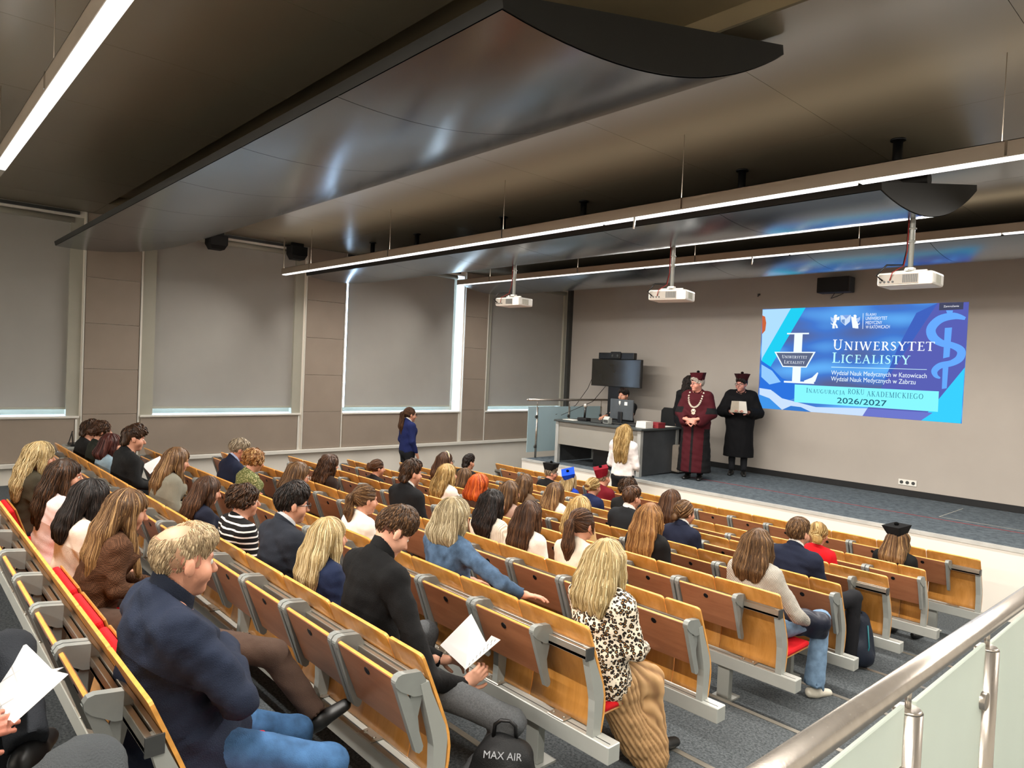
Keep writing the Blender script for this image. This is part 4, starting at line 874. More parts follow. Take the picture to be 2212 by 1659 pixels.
def make_hair(par, sp, J, H, hs, near):
    st = sp['hair']; style = st[0]; Lh = st[1]; cols = st[2]; opt = dict(st[3]) if len(st) > 3 else {}
    if style == 'short': opt.setdefault('vol', -.007); opt.setdefault('low', -.014 if not opt.get('back') else 0.)
    hc = J['head']; q = lambda *v: hc+H @ (np.array(v)*hs); rr = lambda *v: np.array(v)*hs; vol = opt.get('vol', 0.); seed = int(abs(hash(str(sp['px']))) % 9999) if False else int(sp['px'][0]*7+sp['px'][1])
    rg = np.random.default_rng(seed); srad = opt.get('rad', .0032 if near else .005); pr = [(P_ell(q(0, -.016, .036), rr(.085+vol, .105+vol, .095+vol*.6), H), .02)]
    tie = None; vox = .0075 if near else .0115
    backy = lambda z: (J['chest'][1]-.118 if z < J['neck'][2]-.05 else J['neck'][1]-.065)
    if style in ('long', 'bob', 'curlylong'):
        w = opt.get('w', .075)*hs; nl = 6
        for x in np.linspace(-w, w, nl):
            c = 1-(x/w)**2; zm = hc[2]-.10*hs; ze = hc[2]-Lh*rg.uniform(.93, 1.05)
            top = q(x/hs*.95, -.05-.03*c, .03); yb = backy(zm)-.012; ye = min(backy(ze)-.012, top[1]+.06) if Lh > .2 else top[1]-.005-.012*c
            xe = hc[0]+opt.get('dx', 0.)+x*opt.get('flare', 1.1)+rg.normal()*.006
            mid = np.array([hc[0]+opt.get('dx', 0)*.4+x*1.14, min(top[1]-.006, yb), zm])
            mid2 = np.array([(mid[0]+xe)/2+rg.normal()*.008*opt.get('wave', 0), (mid[1]+ye)/2-.012, (zm+ze)/2]); end = np.array([xe, ye, ze])
            pr += [(P_rc(top, mid, .045*hs, .040*hs), .03), (P_rc(mid, mid2, .040*hs, .034*hs), .03), (P_rc(mid2, end, .034*hs, opt.get('tip', .016)), .02)]
        sl = min(Lh, opt.get('side', Lh))
        for s in (-1, 1):
            a, b = q(s*.070, .005, .04), q(s*.083, .002, -.06); fy = opt.get('front', 0.)
            e = np.array([hc[0]+s*(.083+.02*(Lh > .2))*hs, (hc[1]+fy if fy else min(b[1]-.02, J['sh'+'LR'[s > 0]][1]+.01)), hc[2]-sl*.95]); pr += [(P_rc(a, b, .030*hs, .030*hs), .025), (P_rc(b, e, .030*hs, .016), .025)]
    if style == 'pony':
        tie = q(*opt.get('tie', (0, -.105, .045))); e1 = tie+np.array([opt.get('dx', 0)*.4, -.045, -.03]); e2 = np.array([tie[0]+opt.get('dx', 0)*.8, tie[1]-.05, tie[2]-Lh*.55]); e3 = np.array([tie[0]+opt.get('dx', 0), tie[1]-.02, tie[2]-Lh])
        pr += [(P_rc(tie, e1, .022, .03), .015), (P_rc(e1, e2, .032, opt.get('fat', .042)), .02), (P_rc(e2, e3, opt.get('fat', .042), .014), .02)]
        if opt.get('fringe'):
            for s in (-1, 1): pr.append((P_rc(q(s*.075, .03, .03), q(s*.09, .03, -.09), .018, .008), .02))
    if style == 'bun':
        tie = q(*opt.get('tie', (0, -.115, .03))); br = opt.get('r', .042)
        for i in range(5):
            a = i*1.26; pr.append((P_ell(tie+H @ np.array([math.cos(a)*br*.5, -.012, math.sin(a)*br*.5]), (br*.75, br*.6, br*.75)), .008))
        for s in (-1, 1): pr.append((P_rc(q(s*.078, .02, .01), q(s*.085, .025, -.08), .008, .004), .01))
    if style == 'short':
        pr += [(P_ell(q(0, .02, .075), rr(.072, .085, .058+.02*opt.get('top', 0)), H), .03)]
        if opt.get('fringe'): pr += [(P_ell(q(0, .085, .075), rr(.055, .035, .03), H), .03)]
        if opt.get('back'): pr += [(P_ell(q(0, -.075, -.05), rr(.065, .04, .06), H), .03)]
    if style == 'curly':
        for i in range(26):
            d = rg.normal(size=3); d /= np.linalg.norm(d); d[2] = abs(d[2])*1.2-.45; d[1] = d[1]*.9-.15
            pr.append((P_ell(q(*(d*np.array([.085, .10, .095])+np.array([0, -.015, .03]))), rr(.03, .03, .03)*(1+vol*8), None), .012))
    F = Field(pr, vox, pad=.02)
    face = (.064, .080, .125) if style not in ('long', 'curlylong') else (.060, .085, .14)
    F.cut(P_ell(q(0, .115, -.055), rr(*face), H), .012); F.cut(P_ell(q(0, .13, .03), rr(.05, .055, .05), H), .02) if not opt.get('fringe') else None
    if style in ('short', 'pony', 'bun', 'curly'):
        dz = opt.get('low', 0.)
        F.cut(P_ell(q(0, .045, -.135-dz), rr(.13, .125, .105), H), .01); F.cut(P_ell(q(0, -.10, -.175-dz), rr(.14, .11, .105), H), .012) if style != 'pony' else F.cut(P_ell(q(0, .0, -.17-dz), rr(.14, .085, .105), H), .012)
        for s in (-1, 1): F.cut(P_ell(q(s*.088, .005, -.025), rr(.022, .026, .04), H), .008)
    if opt.get('crown'): F.cut(P_ell(q(0, -.06, .12), rr(.062, .075, .05), H), .01)
    F.noise(.0022 if style not in ('curly', 'curlylong') else .006, 70 if style not in ('curly', 'curlylong') else 75, seed, 6, (1, 1, .25) if style not in ('curly', 'curlylong') else (1, 1, 1))
    V, Q = F.mesh(); crown = q(0, -.035, .13)
    az = np.arctan2(V[:, 0]-crown[0], V[:, 1]-crown[1]); tone = np.clip(.42+.10*np.sin(az*9+seed)+.08*np.sin(az*23+V[:, 2]*12), 0, 1)
    def flow(p):
        d = p-crown; r_ = np.linalg.norm(d, axis=1)[:, None]; v = d/(r_+1e-6)*.5+np.array([0, -.05, -1.])*np.clip(r_*7, .25, 1.4)
        if tie is not None:
            dt = tie-p; rt_ = np.linalg.norm(dt, axis=1)[:, None]; on = (p[:, 1:2] > tie[1]-.01) & (rt_ > .035); v = np.where(on, dt/(rt_+1e-6), v)
            if style == 'bun': a_ = np.cross(p-tie, np.array([0, 1, 0])); v = np.where(on, v, a_/(np.linalg.norm(a_, axis=1)[:, None]+1e-6))
        if style == 'short': v = d/(r_+1e-6)*.8+np.array([0, .25 if opt.get('fringe') else -.2, -.5])
        return v
    ns = opt.get('n', 560 if near else 170); cur = {'curly': .006, 'curlylong': .007}.get(style, .0012+.004*opt.get('wave', 0))
    if style in ('short', 'curly'): VV, QQ, tn = strands(F, V, int(ns*1.3), 5 if style == 'short' else 7, opt.get('ls', .009), flow, opt.get('lift', .003), srad, seed, .12, cur)
    else: VV, QQ, tn = strands(F, V, ns, 16 if near else 10, (max(Lh, .16)+.12)/(18 if near else 12), flow, .0025, .0030 if near else .0052, seed, .4 if Lh > .2 else .3, cur)
    zt = VV[:, 2]; 
    if opt.get('root'): tn = np.clip(tn+(opt['root'])*(hc[2]+.02-zt)/.3, 0, 1); tone = np.clip(tone+opt['root']*(hc[2]+.02-V[:, 2])/.3, 0, 1)
    me = npmesh('hair', np.concatenate([V, VV]), np.concatenate([Q, QQ+len(V)])); set_tone(me, np.concatenate([tone, tn*.95+.03]))
    o = link('hair', me, hair_mat(*cols), par)
    if style == 'pony' and near: MB().sph(tie+np.array([0, -.012, -.004]), .026, 1, .5, 1).build('hair_tie', M['black'], par)
    return o
LEGCACHE = {}
def person(sp):
    stand = sp.get('stand', False); J, sw, m = (stand_skel if stand else seat_skel)(sp)
    for k, v in sp.get('J', {}).items(): J[k] = np.array(v, float)
    H = rotm(sp.get('hy', 0.), sp.get('pitch', .05), sp.get('hr', 0.)); hs = sp.get('hs', 1.07); hc = J['head']
    top = hc+H @ np.array([0, -.014, .118*hs]) if not stand else np.array([0, 0, 1.70])
    # place: the top of the head on the sight line through the photo point
    if 'loc' in sp: loc = np.array(sp['loc'], float); s = sp['s']
    else:
        k = sp['row']; yo = sp.get('yo', .28); s = .92
        for _ in range(4):
            P = pix(sp['px'][0], sp['px'][1]+4, 1, RY(k)+yo+top[1]*s); s = min(max((P[2]-RF(k))/top[2], sp.get('smin', .84)), 1.02)
        loc = np.array([P[0]-top[0]*s, RY(k)+yo, P[2]-top[2]*s]); loc[2] = max(loc[2], RF(k)-.06) if abs(loc[2]-RF(k)) > .001 else RF(k)
        for j_ in sp.get('seats', [min(max(seat_of(k, loc[0]), 0), 14 if k % 2 == 0 else 13)]): OCC[(k, j_)] = 2 if sp.get('bottom', ('',))[0] == 'skirt' else 1
    dep = float((loc+np.array([0, 0, 1])-CAM) @ fw); near = sp.get('near', dep < 5.6)
    t = thing('person', sp['label'], 'person', loc, sp.get('yaw', 0.)); t.scale = (s, s, s); sp['obj'] = t; sp['Jt'] = J
    for k_, (x_, y_, v_) in sp.get('W', {}).items(): J[k_] = (pix(x_, y_, 1, v_)-loc)/s
    # body
    pr = torso_prims(J, -.012, sw, m)+arm_prims(J, -.006, 1, m=m)+[(P_rc(hc+H @ np.array([0, -.022, -.04]), J['neck']+np.array([0, 0, -.02]), .05 if m else .043, .058 if m else .05), .03)]+head_prims(hc, H, hs)
    if not sp.get('hands'):
        for n in 'LR': d = J['wr'+n]-J['el'+n]; d = d/np.linalg.norm(d); pr += [(P_rc(J['wr'+n], J['wr'+n]+d*.09, .028, .024, (1, 1, 1.2)), .02)]
    if sp.get('bare_legs') or sp.get('ankles'): pr += leg_prims(J, -.012)
    hv = .008 if near else .0115; fine = [(hc[i]-.14, hc[i]+.14) for i in range(3)]
    F = Field(pr, .02 if near else .028, fine, hv)
    for sx in (-1, 1): F.cut(P_ell(hc+H @ (np.array([sx*.031, .098, .002])*hs), np.array([.017, .012, .009])*hs, H), .008)
    V, Q = F.mesh(); me = npmesh('body', V, Q); lc = (V-hc) @ H/hs
    lips = np.exp(-((lc[:, 0]/.020)**2+((lc[:, 1]-.095)/.02)**2+((lc[:, 2]+.060)/.008)**2)*1.0); brow = np.exp(-(((np.abs(lc[:, 0])-.033)/.02)**2+((lc[:, 1]-.088)/.025)**2+((lc[:, 2]-.022)/.006)**2))
    tone = .15+.5*np.clip(lips, 0, 1); tone = np.maximum(tone, np.where(brow > .35, .98, 0)); stub = sp.get('stubble')
    if stub:
        z = lc[:, 2]; sc_ = (z > -.01-.4*np.clip(-lc[:, 1]-.05, 0, .08)) & (lc[:, 1] < .03) & ~((np.abs(lc[:, 0]) > .07) & (lc[:, 1] > -.035) & (z < .03)); sc_ &= ((lc[:, 0]/.055)**2+((lc[:, 1]+.045)/.062)**2 > 1) | (z < .08); tone = np.where(sc_ & (np.linalg.norm(lc, axis=1) < .16), np.maximum(tone, stub), tone)
    if sp.get('beard'): b_ = (lc[:, 2] < -.035) & (lc[:, 1] > .015) & (lc[:, 2] > -.125) & (np.linalg.norm(lc, axis=1) < .15) & (lips < .4); tone = np.where(b_, sp['beard'], tone)
    set_tone(me, tone); link('body', me, skin_mat(sp.get('skin', '#c99176'), sp.get('brow', '#4a3426')), t)
    if sp.get('face'):
        for sx in (-1, 1):
            c = hc+H @ (np.array([sx*.031, .0775, .003])*hs); e = MB().sph((0, 0, 0), .0112*hs).mesh('eye'); o = link('eye', e, pm('eye_white', '#d8d2c8', .25), t); o.location = c
            c2 = H @ np.array([0, .0072*hs, 0]); pu = MB().sph(c2, .0062*hs, u=8, v=6).build('iris', pm('eye_dark', '#20160f', .2), o)
    # clothes
    tp = sp.get('top', ('shirt', '#222222')); e = tp[2].get('e', .012) if len(tp) > 2 else .012; opt = tp[2] if len(tp) > 2 else {}
    if tp[0] != 'none':
        pr = torso_prims(J, e, sw, m, opt.get('bulk', 1.0))+arm_prims(J, e+opt.get('sleeve', 0.), 1, m=m)
        if opt.get('hood'): pr += [(P_rc(J['neck']+np.array([-.05, -.06, .0]), J['neck']+np.array([.05, -.06, .0]), .05, .05), .04)]
        if opt.get('skirt'): pr += opt['skirt'](J)
        pr += opt.get('extra', [])
        F = Field(pr, .0145 if near else .024)
        F.noise(opt.get('wr', .0035), 38, int(sp['px'][0]), 5); F.noise(opt.get('wr', .0035)*.6, 85, int(sp['px'][1]), 5)
        nk = J['neck']; tilt = J['head']-J['neck']; nn = tilt/np.linalg.norm(tilt)+np.array([0, .45, 0]); F.plane(nk+np.array([0, 0, .022+opt.get('nl', 0.)]), nn/np.linalg.norm(nn))
        F.plane((0, 0, opt.get('hem', (J['pelvis'][2]-.12))), (0, 0, -1))
        for n in ('' if opt.get('nocut') else 'LR'):
            if opt.get('short'): cutp = J['sh'+n]*.45+J['el'+n]*.55; d = J['el'+n]-J['sh'+n]
            else: cutp = J['wr'+n]*.96+J['el'+n]*.04; d = J['wr'+n]-J['el'+n]
            F.cut(P_rc(cutp+d/np.linalg.norm(d)*.06, cutp+d/np.linalg.norm(d)*.30, opt.get('sleeve', 0.)*1.6+.065, opt.get('sleeve', 0.)*1.6+.08), .004)
        V, Q = F.mesh(); me = npmesh(tp[0], V, Q); sp['Ft'] = F
        if opt.get('tone'): set_tone(me, opt['tone'](V, J))
        link(tp[0], me, tp[1] if not isinstance(tp[1], str) else fabric(tp[1]), t)
        for cc in opt.get('collars', []):
            nm, col, r0, h0_, h1_ = cc; Fc = Field([(P_rc(nk+np.array([0, .0, -.04]), nk+tilt*.55, r0+.012, r0), .0)], .007 if near else .011)
            Fc.cut(P_rc(nk+np.array([0, .004, -.08]), nk+tilt*.9+np.array([0, .006, .05]), r0-.008 if near else r0-.012, r0-.008 if near else r0-.014), .002); u_ = tilt/np.linalg.norm(tilt)
            tl = u_+np.array([0, .45, 0]); Fc.plane(nk+u_*h1_, tl/np.linalg.norm(tl)); Fc.plane(nk+u_*h0_, -u_); Fc.cut(P_ell(nk+np.array([0, r0+.02, h1_]), (.025, .04, .05)), .003)
            V, Q = Fc.mesh()
            if len(V): link(nm, npmesh(nm, V, Q), col if not isinstance(col, str) else fabric(col), t)
    bt = sp.get('bottom', ('trousers', '#1d1e22'))
    if bt[0] != 'none':
        key = ('st' if stand else 'se', bt[0], any(k[:2] in ('hi', 'kn', 'an') for k in list(sp.get('J', {}))+list(sp.get('W', {}))) and sp['px'], near and dep < 4, bt[0] == 'skirt' and sp['px'])
        if key not in LEGCACHE:
            F = Field((leg_prims(J, .010, bt[2].get('flare', .008) if len(bt) > 2 else .008) if bt[0] != 'skirt' else bt[2]['prims'](J)), (.009 if bt[0] == 'skirt' else .016) if key[3] else .028); F.noise(.003, 45, 3, 5)
            for n in 'LR': d = (J['an'+n]-J['kn'+n]); d /= np.linalg.norm(d); F.cut(P_rc(J['an'+n]+d*((bt[2].get('cut', 0.) if len(bt) > 2 else 0.)*-1+.085), J['an'+n]+d*.25, .085, .09), .004)
            V, Q = F.mesh(); nrm = F.grad(V.astype(float)) if bt[0] == 'skirt' else None
            if nrm is not None:
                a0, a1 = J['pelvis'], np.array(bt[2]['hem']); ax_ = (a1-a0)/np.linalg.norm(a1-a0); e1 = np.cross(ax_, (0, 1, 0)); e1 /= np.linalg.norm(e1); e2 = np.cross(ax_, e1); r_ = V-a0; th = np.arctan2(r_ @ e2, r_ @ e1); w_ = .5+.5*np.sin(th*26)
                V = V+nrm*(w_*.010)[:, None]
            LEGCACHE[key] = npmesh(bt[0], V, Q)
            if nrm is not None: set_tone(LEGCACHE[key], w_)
        me = LEGCACHE[key]; o = bpy.data.objects.new(bt[0], me); COL.objects.link(o); o.parent = t
        if not me.materials: me.materials.append(None)
        o.material_slots[0].link = 'OBJECT'; o.material_slots[0].material = bt[1] if not isinstance(bt[1], str) else fabric(bt[1])
    if sp.get('shoes', True):
        sc = sp.get('shoe_col', '#141414')
        for n in 'LR':
            a, b = J['an'+n], J['to'+n]; d = b-a; d[2] = 0; ang = math.atan2(d[0], d[1])
            key = ('shoe',)
            if key not in LEGCACHE:
                Fs = Field([(P_rc((0, -.035, .0), (0, .02, .0), .042, .045, (1.1, 1, 1)), .02), (P_rc((0, .02, -.01), (0, .15, -.025), .045, .036, (1, 1, 1.25)), .03)], .011); Fs.plane((0, 0, -.05), (0, 0, -1)); LEGCACHE[key] = npmesh('shoe', *Fs.mesh())
            me = LEGCACHE[key]
            if not me.materials: me.materials.append(None)
            o = bpy.data.objects.new('shoe', me); COL.objects.link(o); o.parent = t; o.location = (a[0], a[1], a[2]-.045); 
            o.rotation_euler = sp.get('shoe_rot', {}).get(n, (0, 0, -ang)); o.material_slots[0].link = 'OBJECT'; o.material_slots[0].material = pm('shoe_'+sc, sc, .4)
    if sp.get('hair') and sp['hair'][0] != 'none': make_hair(t, sp, J, H, hs, near)
    if sp.get('glasses'):
        g = MB(); q = lambda *v: hc+H @ (np.array(v)*hs)
        for sx in (-1, 1):
            g.tube([q(sx*.033+.024*math.cos(a), .106, .002+.019*math.sin(a)) for a in np.linspace(0, 6.2832, 15)], .0028, 5); g.tube([q(sx*.057, .104, .008), q(sx*.078, .05, .008), q(sx*.080, -.01, .006)], .0028, 5)
        g.tube([q(-.009, .108, .006), q(.009, .108, .006)], .0028, 5); g.build('glasses', pm('glasses_'+sp['glasses'], sp['glasses'], .3), t)
    if sp.get('band'): MB().tube([hc+H @ (np.array([.089*math.sin(a), .012, .036+.1*math.cos(a)])*hs) for a in np.linspace(-1.6, 1.6, 15)], .009, 6).build('headband', fabric(sp['band']), t)
    if sp.get('clip'): MB().box(-.045, .045, -.02, .02, -.014, .014, .008, 2, Matrix.Translation(Vector(hc+H @ (np.array([0, -.13, .02])*hs)))).build('hair_clip', pm('clip_'+sp['clip'], sp['clip'], .3), t)
    if sp.get('cap'):
        col, pomp = sp['cap']; Hc = H @ rotm(0, -sp.get('ct', 0.)); q = lambda *v: hc+Hc @ (np.array(v)*hs); cm = pm('velvet_'+col, col, .9, 0, .2, .1, 20, .3, 300); c = MB()
        lower = [(.080*math.cos(a), -.012+.100*math.sin(a)) for a in np.linspace(0, 2*math.pi, 25)[:-1]]; z0, z1 = .045, .172; hw = .103
        up = []
        for a in np.linspace(0, 2*math.pi, 25)[:-1]:
            ca, sa = math.cos(a+math.pi/4), math.sin(a+math.pi/4); k_ = hw/max(abs(ca), abs(sa)); up.append(((ca*k_)*math.cos(-math.pi/4)-(sa*k_)*math.sin(-math.pi/4), -.012+(ca*k_)*math.sin(-math.pi/4)+(sa*k_)*math.cos(-math.pi/4)))
        lv = [c.bm.verts.new(q(x, y, z0)) for x, y in lower]; mv = [c.bm.verts.new(q(x*.5+lower[i][0]*.52, y*.5+lower[i][1]*.52, (z0+z1)/2)) for i, (x, y) in enumerate(up)]; uv = [c.bm.verts.new(q(x, y, z1)) for x, y in up]
        for A_, B_ in ((lv, mv), (mv, uv)):
            for i in range(24): c.bm.faces.new((A_[i], A_[(i+1) % 24], B_[(i+1) % 24], B_[i]))
        c.bm.faces.new(uv); c.bm.faces.new(lv[::-1]); o = c.build('cap', cm, t)
        MB().sph(q(0, -.012, z1+.014), .026, 1, 1, .85).build('pompom', pm('pompom_'+pomp, pomp, .95, 0, .1, .2, 60, .6, 200), o)
    return t
# ================================================================== WHO IS IN THE HALL
def pat_leopard():
    t = NT('leopard_print'); setp(t.b, .7, 0, .3); co = t.coord((1, 1, 1))
    nz = t.n('ShaderNodeTexNoise', i_Scale=45.0, i_Detail=2.0); t.l(co, nz.inputs['Vector']); mx = t.n('ShaderNodeMixRGB', blend_type='ADD', i_Fac=.018); t.l(co, mx.inputs[1]); t.l(nz.outputs['Color'], mx.inputs[2])
    vo = t.n('ShaderNodeTexVoronoi', i_Scale=52.0, i_Randomness=.9); t.l(mx.outputs[0], vo.inputs['Vector'])
    t.l(t.ramp(vo.outputs['Distance'], [(0, hexc('#a87f4e')), (.20, hexc('#9a7040')), (.25, hexc('#17110d')), (.50, hexc('#1b1410')), (.55, hexc('#e6d9c4')), (1, hexc('#e9decb'))]), t.b.inputs['Base Color']); return t.m
def pat_wave(name, c1, c2, scale, direction='Z', stops=(.45, .55), dist=0., bump=0.):
    t = NT(name); setp(t.b, .8, 0, .2); wv = t.n('ShaderNodeTexWave', i_Scale=scale, i_Distortion=dist); wv.bands_direction = direction; t.l(t.coord(), wv.inputs['Vector'])
    t.l(t.ramp(wv.outputs['Fac'], [(stops[0], hexc(c1)), (stops[1], hexc(c2))]), t.b.inputs['Base Color'])
    if bump: t.bump(wv.outputs['Fac'], bump)
    return t.m
def pat_spots(name, bg, fg, scale, r=.35):
    t = NT(name); setp(t.b, .8, 0, .2); vo = t.n('ShaderNodeTexVoronoi', i_Scale=scale); nz = t.n('ShaderNodeTexNoise', i_Scale=scale*3); co = t.coord(); t.l(co, nz.inputs['Vector'])
    mx = t.n('ShaderNodeMixRGB', blend_type='ADD', i_Fac=.02); t.l(co, mx.inputs[1]); t.l(nz.outputs['Color'], mx.inputs[2]); t.l(mx.outputs[0], vo.inputs['Vector'])
    t.l(t.ramp(vo.outputs['Distance'], [(r, hexc(fg)), (r+.08, hexc(bg))]), t.b.inputs['Base Color']); return t.m
def pat_weave(name, c1, c2, scale):
    t = NT(name); setp(t.b, .9, 0, .15); ch = t.n('ShaderNodeTexChecker', i_Scale=scale); ch.inputs[1].default_value = hexc(c1); ch.inputs[2].default_value = hexc(c2); t.l(t.coord(), ch.inputs['Vector'])
    nz = t.n('ShaderNodeTexNoise', i_Scale=60.0); t.l(t.coord(), nz.inputs['Vector']); mx = t.n('ShaderNodeMixRGB', blend_type='MULTIPLY', i_Fac=.5); t.l(ch.outputs[0], mx.inputs[1]); t.l(nz.outputs['Fac'], mx.inputs[2]); t.l(mx.outputs[0], t.b.inputs['Base Color']); return t.m
leopard = pat_leopard(); stripe = pat_wave('black_white_stripes', '#111112', '#e5e2dc', 7.0, 'Z', (.80, .84)); knit_grey = pat_wave('grey_cable_knit', '#a39d94', '#bdb7ad', 34., 'DIAGONAL', (.2, .8), 3., .5)
knit_cream = pat_wave('cream_rib_knit', '#d9cdbb', '#f0e6d6', 30., 'X', (.2, .8), 1., .5); floral = pat_spots('black_floral', '#121113', '#e8e2d8', 26., .34); green_pat = pat_spots('green_pattern', '#5d6338', '#c4bd8f', 60., .3)
tweed = pat_weave('brown_tweed', '#6b4a35', '#4a3223', 130.); denim = pm('blue_denim', '#3c5e85', .85, 0, .2, .35, 14, .3, 300); denim2 = pm('washed_denim', '#7691ac', .85, 0, .2, .25, 18, .3, 300); denim_s = pm('denim_shirt', '#41566e', .85, 0, .2, .4, 16, .3, 260); lightdenim = pm('pale_denim', '#8aa0ad', .85, 0, .2, .15, 16, .3, 260)
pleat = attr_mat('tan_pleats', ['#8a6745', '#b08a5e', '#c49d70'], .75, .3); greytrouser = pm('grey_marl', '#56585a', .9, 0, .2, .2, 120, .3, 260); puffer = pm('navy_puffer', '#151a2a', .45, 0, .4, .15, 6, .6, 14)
velvet = attr_mat('burgundy_velvet', ['#340810', '#440b15', '#0c0c0e'], .85, .25, .15, 200.); blackrobe = pm('black_robe', '#0d0d10', .85, 0, .2, .1, 6, .2, 200)
G1 = ('#6f5630', '#a5854f', '#d6bd88'); G2 = ('#7c6842', '#b39a6a', '#dccaa0'); G3 = ('#6e6047', '#a1906d', '#cfc1a0'); HB = ('#3f2c1b', '#6d4f33', '#a98659'); LB = ('#382617', '#5b4129', '#8a6844')
MBn = ('#2a1a10', '#452c1b', '#6e4c33'); DB = ('#1e120b', '#33200f', '#5c3d26'); BK = ('#0c0908', '#1a1310', '#3a2c25'); AU = ('#5a3a1e', '#8a5f35', '#bd9058'); OR = ('#7a2a0c', '#b84c18', '#e0742f'); GR = ('#4c4136', '#8a7b66', '#b7a88f'); BG = ('#2c1210', '#48211c', '#6a3a30'); CU = ('#56351a', '#96673a', '#d4b078')
def coll(c='#dfdcd6', r=.062): return [('shirt_collar', c, r, .004, .05)]
def suit(c, cl='#e2dfd9', **k): return ('jacket', c, dict(collars=[('shirt_collar', cl, .064, .01, .058), ('jacket_collar', c, .074, -.02, .034)], **k))
